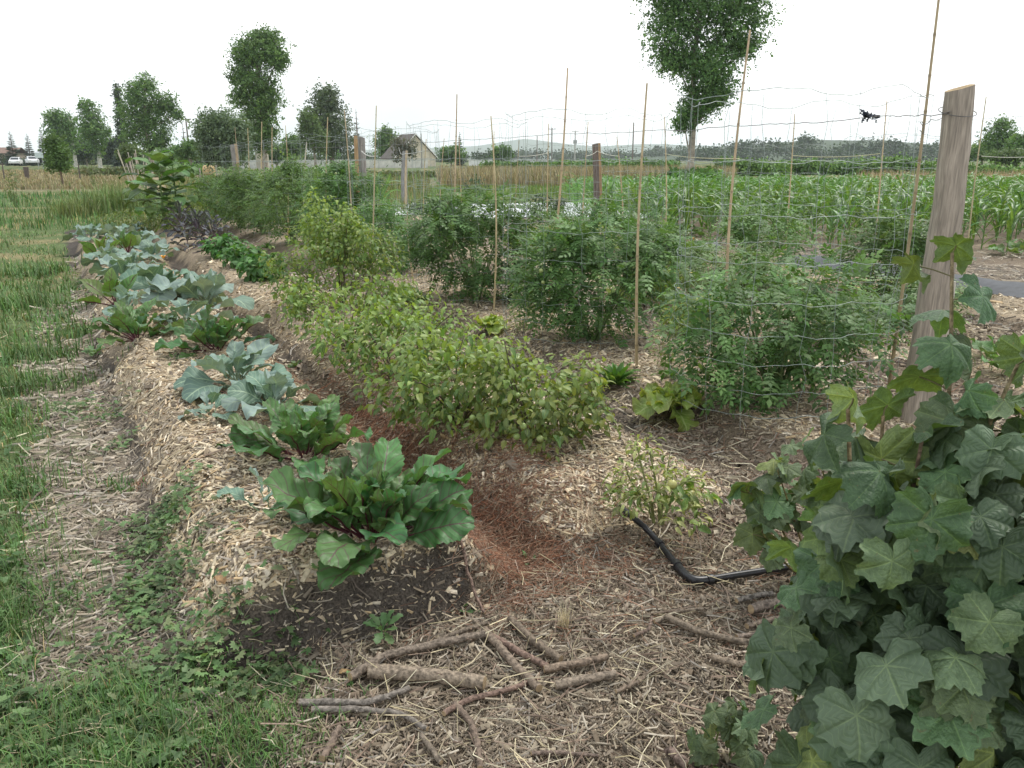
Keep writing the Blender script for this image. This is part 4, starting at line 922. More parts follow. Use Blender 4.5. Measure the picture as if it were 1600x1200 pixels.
currant('smaller currant shoot with crinkled dark leaves, left of the big currant bush', b2, [W3(1215, 735, b2[1] - .28), W3(1165, 765, b2[1] - .22), W3(1285, 735, b2[1] - .2), W3(1190, 830, b2[1] - .35)],
        [(tuple(b2 + [-.08, -.2, .5]), (.2, .16, .14)), (tuple(b2 + [-.1, -.25, .3]), (.16, .14, .14))], .085, rng, 42, 0, .006, stemcol=(.22, .2, .08), tipn=6)
b3 = onp(1128, 1205, .0)
currant('young currant shoot with glossy dark leaves at the foot of the big bush', b3, [b3 + [.0, -.02, .22], b3 + [.05, .02, .16], b3 + [-.05, -.03, .12]], [(tuple(b3 + [0, -.02, .13]), (.09, .07, .09))], .048, rng, 24, 0, .004, stemcol=(.2, .24, .08), tipn=5)

# ------------------------------------------------------------------ posts
def post(label, path, r0, r1, bark, face, fa, rng, name='wooden_post', fw=1.2):
    """split stake: weathered bark with one sawn or split face towards the angle fa"""
    P = np.array(path, float); P = P[np.argsort(P[:, 2])]
    z = np.linspace(P[0, 2], P[-1, 2], 22); C = np.stack([np.interp(z, P[:, 2], P[:, k]) for k in range(2)] + [z], -1)
    base = np.array([C[0, 0], C[0, 1], hz(C[0])])
    n = 28; an = np.arange(n) * 2 * PI / n; mb = MB()
    lob = 1 + .07 * np.sin(3 * an + rng.uniform(0, 6)) + .04 * np.sin(5 * an + 1)
    da = np.angle(np.exp(1j * (an - fa))); flat = np.abs(da) < fw / 2
    R = np.linspace(r0, r1, 22)[:, None] * lob[None] * (1 + .02 * rng.normal(size=(22, n)))
    lim = np.linspace(r0, r1, 22)[:, None] * .78 / np.maximum(np.cos(da), .2)[None]
    R = np.where(flat[None], np.minimum(R, lim), R)
    V = np.stack([C[:, 0:1] + R * np.cos(an), C[:, 1:2] + R * np.sin(an), C[:, 2:3] + 0 * R], -1)
    col = np.where(flat[None, :, None], np.array(face), np.array(bark)) * (1 + .10 * rng.normal(size=(22, n, 1)) + .10 * np.sin(an * 7 + 2)[None, :, None])
    V[-1, :, 2] += .02 * np.cos(an - fa)
    i = np.arange(21)[:, None] * n; j = np.arange(n)[None]; k = (j + 1) % n
    t = thing(name, label, 'wooden post', base)
    mb.add(V.reshape(-1, 3) - base, np.stack([i + j, i + k, i + n + k, i + n + j], -1).reshape(-1, 4), np.broadcast_to(col, (22, n, 3)).reshape(-1, 3))
    mb.build('shaft', M_wood, t)
    mb = MB(); c = V[-1].mean(0); top = np.concatenate([V[-1], (V[-1] + c) / 2, c[None]]) - base
    top[:, 2] += .001; q = np.stack([np.arange(n), k[0], n + k[0], n + np.arange(n)], 1)
    mb.add(top, q, np.array(face) * .8); mb.add(top[n:], np.stack([np.arange(n), k[0], np.full(n, n)], 1), np.array(face) * .6); mb.build('end_grain', M_wood, t)
    return t
rng = np.random.default_rng(221)
Yp = 4.45; p1 = [pd(u, v, Yp) for u, v in ((1499, 138), (1493, 210), (1486, 270), (1481, 330), (1464, 430), (1452, 520), (1432, 640), (1420, 720))]
post('big grey weathered post with a pale sawn edge, rising behind the currant bush', p1, .098, .070, (.30, .255, .205), (.46, .34, .19), .15, rng, fw=1.0)
p5 = [pd(u, v, 13.4) for u, v in ((561, 214), (563, 260), (567, 330), (569, 380))]
post('leaning split post with an orange brown face, between the tomato cages', p5, .10, .085, (.24, .22, .20), (.42, .27, .14), -2.45, rng, fw=1.7)
post('far grey post with an orange tip, near the round willow', [pd(u, v, 22) for u, v in ((365, 226), (368, 250), (370, 300), (371, 335))], .10, .09, (.25, .23, .21), (.38, .28, .17), -.5, rng, fw=1.0)
post('dark brown post standing in front of the maize', [pd(u, v, 20) for u, v in ((932, 225), (934, 280), (935, 350))], .105, .10, (.17, .135, .115), (.34, .22, .12), -.7, rng, fw=1.2)
post('grey post with a split pale tip in front of the house', [pd(u, v, 26) for u, v in ((633, 236), (631, 280), (632, 320))], .095, .09, (.26, .25, .24), (.42, .33, .21), -.7, rng, fw=1.0)

# ------------------------------------------------------------------ bamboo canes
def cane(label, ut, vt, ub, vb, Y, r=.0095, col=(.48, .37, .22), rng=R0, group='bamboo canes of the tomato cages'):
    a = pd(ut, vt, Y); b = pd(ub, vb, Y); gz = hz(b) - .06; b = a + (b - a) * (a[2] - gz) / (a[2] - b[2])
    L = np.linalg.norm(a - b); d = (a - b) / L; side = nrm(np.cross(d, [0, 1, 0])); bow = rng.normal() * .012
    zs, rs, cs = [], [], []; z = 0
    while z < L - .05:
        for dz, k, f in ((0, 1.0, 1), (.012, 1.28, .62), (.024, 1.0, .9)):
            zs.append(z + dz); rs.append(k); cs.append(f)
        z += rng.uniform(.17, .27)
    zs.append(L); rs.append(1); cs.append(1)
    zs = np.array(zs); tp = 1 - .45 * zs / L
    P = b + d * zs[:, None] + side * (np.sin(zs / L * PI) * bow * L)[:, None]
    mb = MB(); tube(mb, P - b, r * tp * np.array(rs), 7, col)
    cc = np.repeat(np.array(cs), 7)[:, None] * np.array(jit(col, rng, .08)); mb.C[0] = cc
    o = mb.build('bamboo_cane', M_cane); o.location = b; tag(o, label, 'bamboo cane', group); return o
rng = np.random.default_rng(231)
pale = (.52, .47, .38)
canes = [
 ('thickest bamboo cane, leaning right beside the big grey post', 1472, -45, 1384, 640, 4.75, .012),
 ('tall bamboo cane whose tip stands against the large plane tree', 1172, 47, 1144, 440, 5.55, .0115),
 ('bamboo cane at the front right of the second wire cage, beside the endive clump', 1011, 130, 995, 580, 5.67, .0115),
 ('tall leaning bamboo cane at the back of the second wire cage', 887, 106, 866, 350, 7.3, .0125),
 ('bamboo cane in front of the third tomato plant', 767, 181, 771, 490, 7.94, .0105),
 ('tall bamboo cane at the back of the third wire cage', 714, 147, 708, 330, 9.3, .012),
 ('bamboo cane right of the leaning orange faced post', 588, 165, 584, 330, 10.2, .011),
 ('bamboo cane leaning left, just left of the orange faced post', 538, 172, 548, 350, 12.0, .012),
 ('bamboo cane between the sixth cage and the silvery long leaved plants', 512, 183, 510, 290, 14.0, .013),
 ('short leaning bamboo cane at the front of the fourth cage', 636, 330, 649, 458, 9.6, .010),
 ('bamboo cane in front of the crown base of the middle plane tree', 409, 190, 410, 300, 17.5, .013),
 ('bamboo cane with an orange tinge beside the middle plane tree', 425, 199, 428, 310, 17.0, .013),
 ('bamboo cane in front of the round willow, right of the far post', 387, 200, 388, 300, 18.5, .012),
 ('bamboo cane leaning on the far orange tipped post', 367, 199, 373, 270, 21.6, .012),
 ('thin bamboo cane right of the middle plane tree', 446, 196, 448, 310, 15.8, .011),
 ('bamboo cane before the gable of the house', 666, 217, 664, 330, 14.5, .011),
 ('bamboo cane at the right end of the house', 694, 216, 690, 325, 15.5, .011),
 ('bamboo cane beside the small dark conifer', 717, 214, 722, 315, 16.5, .011),
 ('bamboo cane behind the one in front of the third tomato plant', 772, 205, 770, 310, 15.5, .011),
 ('bamboo cane left of the three utility poles', 811, 219, 806, 305, 17.0, .011),
 ('pale bamboo cane at the left of the wide far cage', 857, 193, 855, 330, 14.0, .012),
 ('bamboo cane left of the dark brown post', 919, 190, 910, 350, 13.0, .012),
 ('bamboo cane right of the dark brown post', 964, 214, 971, 330, 13.6, .012),
 ('bamboo cane at the back of the second row, left of the large plane tree', 1038, 182, 1038, 350, 12.6, .0115),
 ('bamboo cane with a twist in front of the second row tomato', 1242, 178, 1225, 420, 11.2, .0115),
 ('bamboo cane touching the plastic scrap on the wire', 1386, 157, 1369, 370, 10.6, .0115),
 ('bamboo cane right of the big grey post', 1541, 151, 1514, 378, 11.2, .0115)]
for lab, ut, vt, ub, vb, Y, r in canes: cane(lab, ut, vt, ub, vb, Y, r, rng=rng)
cane('pale grey stake before the weeping tree', 479, 222, 478, 300, 19.0, .022, pale, rng)
for lab, ut, vt, ub, vb in [('thin pale cane of the nearest cage, behind the currant bush tip', 1474, 540, 1463, 620), ('thick pale cane in front of the foot of the big grey post', 1492, 440, 1462, 640)]:
    cane(lab, ut, vt, ub, vb, 2.6, .0075, pale, rng)

# ------------------------------------------------------------------ wire cages
def cage(label, c, D, Ht, rng, nv=22, rings=(.06, .2, .36, .52, .70, .92, 1.17, 1.45, 1.80), r=.0026, sq=1.0):
    t = thing('wire_cage', label, 'wire cage', c, 'wire mesh cages round the tomatoes'); wc = (.29, .33, .31)
    n = 72; a = np.arange(n + 1) * 2 * PI / n; ph = rng.uniform(0, 6, 4)
    def rad(a, z): return D / 2 * (1 + .07 * np.sin(2 * a + ph[0]) + .04 * np.sin(3 * a + ph[1] + z) + .02 * np.sin(7 * a + ph[2] + 3 * z))
    for z in rings:
        z = z * Ht / 1.8; R = rad(a, z); wob = .008 * np.sin(9 * a + 5 * z + ph[3]) + .005 * np.sin(23 * a + z * 7) + (.02 * np.sin(6 * a + z) if z > 1.7 else 0)
        P = np.stack([R * np.cos(a), R * np.sin(a) * sq, z + wob], -1); mb = MB()
        tube(mb, P, r * (1.25 if z > 1.6 or z < .1 else 1), 4, wc, cap=False); mb.build('ring_wire', M_wire, t)
    av = np.sort(np.arange(nv) * 2 * PI / nv + rng.normal(size=nv) * .07)
    for q in av:
        z = np.linspace(-.02, Ht, 13); R = rad(q, z) + .006 * rng.normal(size=13); w = q + .02 * rng.normal(size=13)
        mb = MB(); tube(mb, np.stack([R * np.cos(w), R * np.sin(w) * sq, z], -1), r * .85, 4, wc, cap=False); mb.build('upright_wire', M_wire, t)
    return t
rng = np.random.default_rng(241)
nm = ['nearest wire cage, round the open tomato plant beside the big grey post', 'second wire cage, round the dense dark tomato plant', 'third wire cage, round the rounded tomato plant', 'fourth wire cage, behind the ground cherries', 'fifth wire cage, right of the orange faced post', 'sixth wire cage, left of the orange faced post', 'seventh wire cage, behind the tall yellow green bush', 'eighth wire cage, beyond the bean row', 'farthest wire cage of the first row, by the grey post with orange tip']
for k in range(9): cage(nm[k], CG[k], 1.27, 1.80 if k < 5 else 1.75, rng, 18 if k < 4 else 12, r=.0015)
for lab, u, v in [('wire cage of the second row, seen through the nearest cage', 1188, 436), ('wire cage of the second row, left of the big grey post', 1388, 458), ('wire cage of the second row, right of the dark brown post', 1005, 415), ('wire cage of the second row, left of the dark brown post', 880, 388), ('wire cage of the second row in front of the house', 690, 360)]:
    cage(lab, onp(u, v, .05), 1.3, 1.75, rng, 11, r=.0014)

# wires and twine
def wire(name, label, pts, r, col, sag=.0, mat=None, n=24, cat='wire', wob=.0, rng=R0):
    P = [];
    for a, b in zip(pts[:-1], pts[1:]):
        tt = np.linspace(0, 1, n)[:, None]; q = np.asarray(a) * (1 - tt) + np.asarray(b) * tt; q[:, 2] -= sag * 4 * tt[:, 0] * (1 - tt[:, 0]); P.append(q[:-1])
    P.append(np.asarray(pts[-1])[None]); P = np.concatenate(P); o = P[0].copy()
    if wob: P[:, 2] += wob * np.convolve(rng.normal(size=len(P)), np.ones(3) / 3, 'same')
    mb = MB(); tube(mb, P - o, r, 5, col); ob = mb.build(name, mat or M_wire); ob.location = o; tag(ob, label, cat); return ob
a1 = pd(1484, 174, Yp - .06); wp = [a1, pd(1387, 180, 5.1), pd(1163, 196, 6.4), pd(1010, 204, 7.6), pd(860, 209, 9.2), pd(714, 219, 11), pd(563, 228, 13.3), pd(366, 236, 21.9)]
wire('support_wire', 'long grey support wire running from the big grey post to the far one', wp, .0028, (.16, .15, .14), .012, cat='support wire', wob=.006)
# loop round the post
aa = np.linspace(0, 2 * PI, 20); pc = np.array(p1[0]) * .5 + np.array(p1[1]) * .5
wire('wire_loop', 'wire loop twisted round the top of the big grey post', [pc + np.array([.092 * math.cos(q), .092 * math.sin(q), .03 * math.sin(q)]) for q in aa], .0025, (.15, .14, .13), n=2, cat='wire loop')
wire('tie_wire', 'short slack tie wire between the thickest cane and the big grey post', [pd(1440, 190, 4.75), pd(1455, 186, 4.65), a1], .002, (.18, .17, .16), .02, cat='tie wire')
wire('tie_wire', 'small hanging wire hook on the thickest cane', [pd(1437, 190, 4.72), pd(1444, 200, 4.72), pd(1443, 210, 4.72), pd(1437, 203, 4.72)], .002, (.18, .17, .16), n=5, cat='tie wire')
wire('support_wire', 'thin far wire of the second row, right of the big grey post', [pd(1330, 192, 10.5), pd(1480, 188, 10.5), pd(1640, 178, 10)], .0022, (.3, .3, .29), .01, cat='support wire')
tw = (.50, .48, .30)
wire('twine', 'yellowish twine from the twisted cane to the cane under the plastic scrap', [pd(1238, 243, 11.0), pd(1376, 240, 10.5)], .0045, tw, .03, M_bits, cat='twine')
wire('twine', 'white twine running right from the cane beyond the big post', [pd(1533, 244, 11.2), pd(1640, 243, 10.8)], .0042, (.55, .54, .46), .02, M_bits, cat='twine')
wire('twine', 'yellowish twine between the two canes left of the nearest cage', [pd(1038, 240, 12.5), pd(1156, 248, 5.6)], .003, tw, .02, M_bits, cat='twine')
wire('twine', 'white twine tied from the orange faced post to the cane on its right', [pd(565, 236, 13.2), pd(586, 244, 10.3)], .006, (.6, .6, .55), .03, M_bits, cat='twine')
wire('twine', 'white twine tied to the tip of the grey post by the house', [pd(623, 230, 25.8), pd(626, 240, 25.8), pd(633, 240, 25.7), pd(668, 234, 14.6)], .007, (.6, .6, .55), .02, M_bits, cat='twine')
wire('twine', 'white twine slung between the dark brown post and its neighbouring canes', [pd(915, 244, 13), pd(933, 236, 19.8), pd(966, 244, 13.6)], .005, (.58, .57, .48), .02, M_bits, cat='twine')
wire('twine', 'pale twine left of the cane at the back of the second cage', [pd(811, 244, 17), pd(856, 239, 14)], .006, (.58, .57, .48), .02, M_bits, cat='twine')
# scrap of dark plastic snagged on the wire
rng = np.random.default_rng(251); q = pd(1362, 181, 5.22); mb = MB()
for k in range(11):
    V, Q, U = blade(rng.uniform(.05, .085), .04, 'ovate', rng.uniform(-.6, .6), rng.uniform(-1.5, 1.5), .5, .3, 11, 8, 4, 0, rng)
    R = frames(np.array([[rng.choice([-1, 1]), rng.normal() * .3, rng.normal() * .12]]), rng.normal(size=(1, 3)))[0] * .8
    mb.add(V @ R.T + rng.normal(size=3) * [.012, .006, .005], Q, [(.03, .035, .05), (.05, .06, .085), (.35, .37, .4)][0 if k % 4 else (1 if k % 8 else 2)])
o = mb.build('plastic_scrap', M_plastic); o.location = q; tag(o, 'crumpled dark blue plastic scrap snagged on the long support wire', 'plastic scrap')

# ------------------------------------------------------------------ black water pipe with elbow
t0_ = onp(1075, 912); t = thing('water_pipe', 'black plastic water pipe with an elbow, lying at the front of the second bed', 'water pipe', t0_)
def chain(pp, up=.03): return np.array([onp(u, v, .1, up) for u, v in pp])
def smooth(P, n=24):
    P = np.asarray(P); s_ = np.concatenate([[0], np.cumsum(np.linalg.norm(np.diff(P, axis=0), axis=1))]); q = np.linspace(0, s_[-1], n)
    X = np.stack([np.interp(q, s_, P[:, k]) for k in range(3)], -1)
    for _ in range(3): X[1:-1] = (X[:-2] + 2 * X[1:-1] + X[2:]) / 4
    return X
A = smooth(chain([(960, 795), (985, 815), (1012, 838), (1040, 872), (1062, 900)])); B = smooth(chain([(1098, 918), (1130, 912), (1195, 902), (1300, 884), (1400, 870)]))
mb = MB(); tube(mb, A - t0_, .0135, 10, (.018, .018, .020)); mb.build('pipe', M_plastic, t); mb = MB(); tube(mb, B - t0_, .0135, 10, (.018, .018, .020)); mb.build('pipe', M_plastic, t)
mb = MB(); el = smooth(np.array([A[-2], A[-1], chain([(1074, 913)])[0], chain([(1085, 919)])[0], B[0], B[1]]), 14); tube(mb, el - t0_, .0175, 10, (.014, .014, .016)); mb.build('elbow', M_plastic, t)
for P0, P1 in ((A[-3], A[-1]), (B[1], B[0])):
    mb = MB(); tube(mb, np.linspace(P0, P0 * .4 + P1 * .6, 3) - t0_, .0205, 12, (.016, .016, .018)); mb.build('collar', M_plastic, t)
k_ = len(A) * 3 // 5
mb = MB(); tube(mb, A[k_:k_ + 2] - t0_, .0185, 12, (.016, .016, .018)); mb.build('collar', M_plastic, t)

# ------------------------------------------------------------------ cut branches on the ground
rng = np.random.default_rng(261)
st_ = [
 ('thickest cut branch, pale brown, lying crosswise in the foreground', [(577, 1066), (670, 1072), (757, 1085)], .025, .024),
 ('long dark branch lying just behind the thickest one', [(548, 1072), (608, 1036), (690, 1018), (758, 1004)], .0165, .014),
 ('thin branch behind the long dark one, under the soil face', [(684, 1012), (722, 997), (762, 984)], .010, .008),
 ('cut branch slanting down to the right, its end above the straw', [(757, 998), (798, 1046), (842, 1090)], .0155, .0145),
 ('cut branch nearest the red needles, slanting right', [(797, 980), (834, 1016), (876, 1044)], .0155, .0145),
 ('reddish branch between the two slanting ones', [(770, 1008), (812, 1032), (856, 1054)], .013, .011),
 ('rough branch lying across the ends of the slanting ones', [(850, 1060), (905, 1050), (948, 1040)], .015, .012),
 ('pale knotty branch right of the slanting ones', [(868, 1086), (915, 1076), (962, 1068)], .0165, .014),
 ('grey branch with broken bark at the grass edge', [(468, 1112), (570, 1112), (612, 1100), (640, 1088)], .0125, .010),
 ('thin forked branch below the grey one at the grass edge', [(488, 1122), (560, 1120), (622, 1126), (668, 1152)], .0105, .008),
 ('curved branch bending down to the bottom edge', [(710, 1112), (738, 1145), (748, 1180), (750, 1215)], .0115, .009),
 ('thin reddish branch pointing from the thickest one to the right', [(694, 1128), (730, 1106), (790, 1092), (842, 1072)], .010, .008),
 ('long brown branch near the pipe elbow', [(1038, 976), (1090, 1000), (1140, 1012), (1184, 1020)], .0145, .012),
 ('thin branch crossing the top of the long brown one', [(1022, 982), (1060, 966), (1098, 962)], .009, .006),
 ('forked branch close to the currant bush', [(1112, 1040), (1155, 1052), (1198, 1034)], .0125, .010),
 ('thin twisted branch in the middle of the litter', [(962, 1092), (1000, 1076), (1012, 1062), (1026, 1054)], .0075, .005),
 ('short grey branch under the pipe', [(1150, 950), (1205, 938)], .011, .010),
 ('stubby thick branch half hidden by the currant bush', [(1172, 966), (1225, 952)], .019, .018),
 ('straight branch half hidden by the currant bush, below the stubby one', [(1166, 990), (1225, 976)], .011, .010),
 ('thin curved branch half hidden by the currant bush', [(1150, 1006), (1190, 1000), (1230, 998)], .009, .008),
 ('thin dark twig at the bottom edge', [(830, 1190), (880, 1188), (935, 1194)], .0075, .005),
 ('short dark branch at the bottom edge, left of the curved one', [(658, 1162), (690, 1205)], .0095, .008),
 ('mossy branch end at the grass edge by the bottom', [(505, 1200), (532, 1150)], .012, .011),
 ('brown branch end at the bottom edge near the young currant shoot', [(1043, 1186), (1072, 1212)], .015, .014),
 ('small hooked twig near the furrow mouth', [(990, 1004), (1014, 994), (1018, 974)], .007, .005),
 ('reddish stick lying along the chips below the largest beet', [(650, 868), (700, 905), (758, 968)], .0085, .006),
 ('long pale stick lying across the red needles', [(720, 808), (745, 790), (776, 768)], .006, .004),
 ('short branch in the straw at the grass edge', [(474, 1072), (496, 1058)], .009, .008),
 ('dry stick lying in the straw path', [(38, 806), (60, 780), (84, 756)], .006, .004),
 ('dry grey stick in the straw by the long grass', [(545, 1015), (585, 1000), (605, 985)], .004, .003)]
for lab, pp, r0, r1 in st_:
    P = chain(pp, 0); P = smooth(P, 22); P[:, 2] = height(P[:, 0], P[:, 1]) + r0 * .85 + .02; P[:, 2] = np.maximum(P[:, 2], np.convolve(np.pad(P[:, 2], 4, 'edge'), np.ones(9) / 9, 'valid'))
    P[1:-1] += rng.normal(size=(20, 3)) * [.0015, .0015, .0006]; c = P[0].copy(); R = np.linspace(r0, r1, 22) * .9 * (1 + .035 * rng.normal(size=22)); kn = rng.integers(4, 18); R[kn] *= 1.1
    t = thing('branch', lab, 'branch', c, 'cut branches on the ground' if r0 > .0068 else None)
    col = jit([(.185, .145, .115), (.21, .165, .125), (.165, .125, .098)][rng.integers(3)], rng, .08)
    if 'pale' in lab or 'thickest' in lab: col = col * 1.3
    if 'grey' in lab: col = np.array([.20, .175, .15])
    if 'reddish' in lab: col = np.array([.205, .14, .11])
    mb = MB(); tube(mb, P - c, R, 12, col, cap=False, rough=.012, rng=rng); mb.build('bark', M_bark, t)
    for _ in range(rng.integers(0, 3) if r0 > .009 else 0):               # stubs of side shoots
        q = rng.integers(3, 19); dd = nrm(np.cross(P[q + 1] - P[q - 1], [0, 0, 1]) * rng.choice([-1, 1]) + (P[q + 1] - P[q - 1]) * .8 + np.array([0, 0, .004])); mb = MB(); tube(mb, [P[q] - c, P[q] - c + dd * R[q] * 1.2, P[q] - c + dd * R[q] * rng.uniform(1.7, 2.8)], [R[q] * .5, R[q] * .38, R[q] * .3], 6, col * .85); mb.build('side_stub', M_bark, t)
    for e, q in ((0, 1), (21, 20)):
        mb = MB(); d = (P[e] - P[q]) * .02; tube(mb, [P[e] - c - d, P[e] - c + d * 3], R[e] * .95, 12, (.34, .25, .15)); mb.build('cut_end', M_bits, t)

# ------------------------------------------------------------------ plastic mulch
def sheet(name, label, fn, nu, nv, col, rng, seed, lift=.04):
    """a laid sheet: fn(u, v) gives its ground position; it rests on the ground with folds"""
    U, V = np.meshgrid(np.linspace(0, 1, nu), np.linspace(0, 1, nv), indexing='ij'); X, Y = fn(U, V)
    Z = height(X, Y) + .035 + .05 * (fbm(X * 2.5, Y * 1.2, seed) - .4) + lift * np.sin(V * PI)
    P = np.stack([X, Y, Z], -1).reshape(-1, 3); i = np.arange(nu - 1)[:, None] * nv; j = np.arange(nv - 1)[None]
    Q = np.stack([i + j, i + nv + j, i + nv + j + 1, i + j + 1], -1).reshape(-1, 4); o = P[0].copy()
    mb = MB(); mb.add(P - o, Q, col); mb.add(P - o - [0, 0, .004], Q[:, ::-1], col); ob = mb.build(name, M_film); ob.location = o; tag(ob, label, 'plastic sheet'); return ob
sheet('plastic_strip', 'black plastic mulch strip laid on the ground in front of the maize', lambda u, v: ((lambda q: (q[0], q[1]))((lambda s_, t_: (ER[0] * s_ + DR[0] * t_, ER[1] * s_ + DR[1] * t_))(9.55 + 1.05 * v + .1 * np.sin(u * 9), 1.5 + 7.4 * u))), 90, 10, (.045, .05, .058), rng, 91, .11)
sheet('plastic_strip', 'grey piece of plastic mulch behind the second cage', lambda u, v: (gp(1000, 392)[0] + 1.6 * u, gp(1000, 392)[1] + .9 * v + .5 * u), 30, 10, (.15, .155, .16), rng, 92)
sheet('plastic_sheet', 'wide pale plastic sheet lying between the far cages and the dry grass', lambda u, v: (-4.6 + 8.2 * u + .4 * np.sin(v * 7), 22.6 + 7.4 * v + .5 * np.sin(u * 11)), 90, 60, (.62, .64, .66), rng, 93)

# ------------------------------------------------------------------ maize block
rng = np.random.default_rng(271)
corn_leaf = []
for k in range(6):
    mb = MB(); V, Q, U = blade(rng.uniform(.55, .8), rng.uniform(.065, .085), 'strap', rng.uniform(.85, 1.2), rng.uniform(1.2, 2.6), .35, .12, 10, 9, 2, 0, rng, bend=1.7, side=rng.normal() * .1); mb.add(V, Q, jit([(.085, .185, .045), (.105, .215, .052), (.072, .155, .04)][k % 3], rng), 0, U); corn_leaf.append(mb.mesh('maize_leaf', M_corn))
stalks = []
for k in range(2):
    mb = MB(); tube(mb, [[0, 0, -.05], [.01, 0, .4], [0, .01, .85]], [.014, .012, .007], 6, (.13, .22, .06)); stalks.append(mb.mesh('stalk', M_stem))
def corn_frames(rng):
    fr = []; a0 = rng.uniform(0, 6.28)
    for k in range(9):
        a = a0 + (k % 2) * PI + rng.normal() * .35; z = .06 + .085 * k
        fr.append((rng.integers(6), M4(frames(np.array([[math.cos(a), math.sin(a), 0]]), np.array([[0, 0, 1.]]))[0], (0, 0, z), (.62 + .5 * math.sin(PI * (k + 1) / 9.5)) * rng.uniform(.85, 1.1))))
    return fr
whole = []; wdat = []
for k in range(5):
    mb = MB(); tube(mb, [[0, 0, -.05], [.01, 0, .4], [0, .01, .85]], [.014, .012, .007], 5, (.13, .22, .06))
    for i, m in corn_frames(rng):
        me = corn_leaf[i]; nV = len(me.vertices); co = np.empty(nV * 3, np.float32); me.vertices.foreach_get('co', co); m = np.array(m)
        nQ = len(me.polygons); q = np.empty(nQ * 4, np.int32); me.loops.foreach_get('vertex_index', q)
        u_ = np.empty(nV * 3, np.float32); me.attributes['luv'].data.foreach_get('vector', u_)
        c_ = np.empty(nV * 4, np.float32); me.attributes['col'].data.foreach_get('color', c_)
        mb.add(co.reshape(-1, 3) @ m[:3, :3].T + m[:3, 3], q.reshape(-1, 4), c_.reshape(-1, 4)[:, :3], 0, u_.reshape(-1, 3)[:, :2])
    wdat.append((np.concatenate(mb.V), np.concatenate(mb.Q), np.concatenate(mb.C), np.concatenate(mb.U))); whole.append(mb.mesh('maize_plant', M_corn))
spots = []
for s_ in np.arange(11.4, 36, .85):
    for t_ in np.arange(-4, 26, .44):
        x_, y_ = xy(s_ + rng.normal() * .05, t_ + rng.normal() * .05)
        if y_ < 14.2 + .55 * vnoise(np.array([x_]), np.array([0.]), 3)[0] or y_ > 33 or x_ < (2.0 if y_ > 17 else 3.9) or x_ > .69 * y_: continue
        if 9.2 < x_ < 10.2 and y_ < 16: continue
        spots.append((y_, x_))
spots.sort(); rest = spots[295:]; spots = spots[:295]
for k, (y_, x_) in enumerate(spots):
    loc = (x_, y_, hz((x_, y_))); rz = rng.uniform(0, 6.28); sc = rng.uniform(.85, 1.12) * (.92 if y_ < 15.2 else 1.02)
    if k < 70:
        o = thing('maize_plant', 'green maize plant in the dense block beyond the black plastic strip', 'maize plant', loc, 'maize plants in the block')
        link('stalk', stalks[k % 2], o)
        for i, m in corn_frames(rng): link('leaf', corn_leaf[i], o, None, m)
    else:
        o = link('maize_plant', whole[k % 5]); o.location = loc; tag(o, 'green maize plant in the dense block beyond the black plastic strip', 'maize plant', 'maize plants in the block')
    o.rotation_euler = (0, 0, rz); o.scale = (sc, sc, sc)

mb = MB()
for y_, x_ in rest:
    V, Q, C, U = wdat[rng.integers(5)]; a = rng.uniform(0, 6.28); R = np.array([[math.cos(a), -math.sin(a), 0], [math.sin(a), math.cos(a), 0], [0, 0, 1]]); mb.add(V @ R.T * rng.uniform(.9, 1.15) + [x_, y_, hz((x_, y_))], Q, C, 0, U)
mb.build('maize_rows', M_corn, kind='stuff')
# ------------------------------------------------------------------ plants at the far end of the garden
rng = np.random.default_rng(301)
sun_l = []
for k in range(4):
    mb = MB(); V, Q, U = blade(.30, .25, 'heart', .1, rng.uniform(.8, 1.5), .15, .05, 7, 8, 6, .10, rng); mb.add(V, Q, jit((.10, .19, .055), rng), 0, U); tube(mb, [[0, 0, 0], [.1, 0, 0]], .006, 4, (.2, .28, .1), cap=False); sun_l.append(mb.mesh('sunflower_leaf', M_broad))
def sunflower(lab, loc, H, n, s):
    t = thing('sunflower', lab, 'sunflower', loc, 'sunflowers at the end of the second bed'); mb = MB()
    tube(mb, [[0, 0, -.05], [.02, 0, H * .5], [.0, .03, H]], [.02, .017, .012], 7, (.16, .24, .08)); mb.build('stem', M_stem, t)
    for k in range(n):
        f = (k + 1) / n; a = k * 2.4; e = .1 + .5 * f
        link('leaf', sun_l[k % 4], t, None, M4(frames(np.array([[math.cos(a) * math.cos(e), math.sin(a) * math.cos(e), math.sin(e)]]), np.array([[0, 0, 1.]]))[0], (0, 0, H * (.28 + .72 * f)), s * (1.15 - .45 * abs(f - .45)) * (1 if f < .92 else .6)))
q = pd(262, 400, 16.4); sunflower('tall sunflower plant in bud with big drooping leaves, behind the purple kale', (q[0], 16.4, 0), 1.62, 22, 1.75)
q = pd(284, 400, 16.9); sunflower('sunflower plant in bud right behind the tallest one', (q[0], 16.9, 0), 1.5, 18, 1.6)
q = pd(240, 400, 17.6); sunflower('shorter sunflower plant at the grass side of the tall ones', (q[0], 17.6, 0), 1.25, 14, 1.4)
M_weedp = [(.12, .18, .05), (.16, .21, .06), (.2, .23, .08), (.09, .15, .045)]
def shrub(name, lab, cat, u, v, Y, w, hgt, n, pal, size, group=None, tw=.5, mat=None):
    p = pd(u, v, Y); h0 = hz((p[0], Y)) if Y < 50 else 0.
    return bush(name, lab, cat, (p[0], Y, h0), [((0, 0, hgt * .5), (w, w * .7, hgt * .52)), ((w * .2, 0, hgt * .75), (w * .6, w * .5, hgt * .3)), ((-w * .4, 0, hgt * .45), (w * .5, w * .5, hgt * .35))], n, 0, None, tmpl_from(blade(1, tw, 'ovate', 0, .6, .3, .05, 6, 2, 2, 0, rng)), pal, size, rng, group=group, stems=4, stem_r=.01)
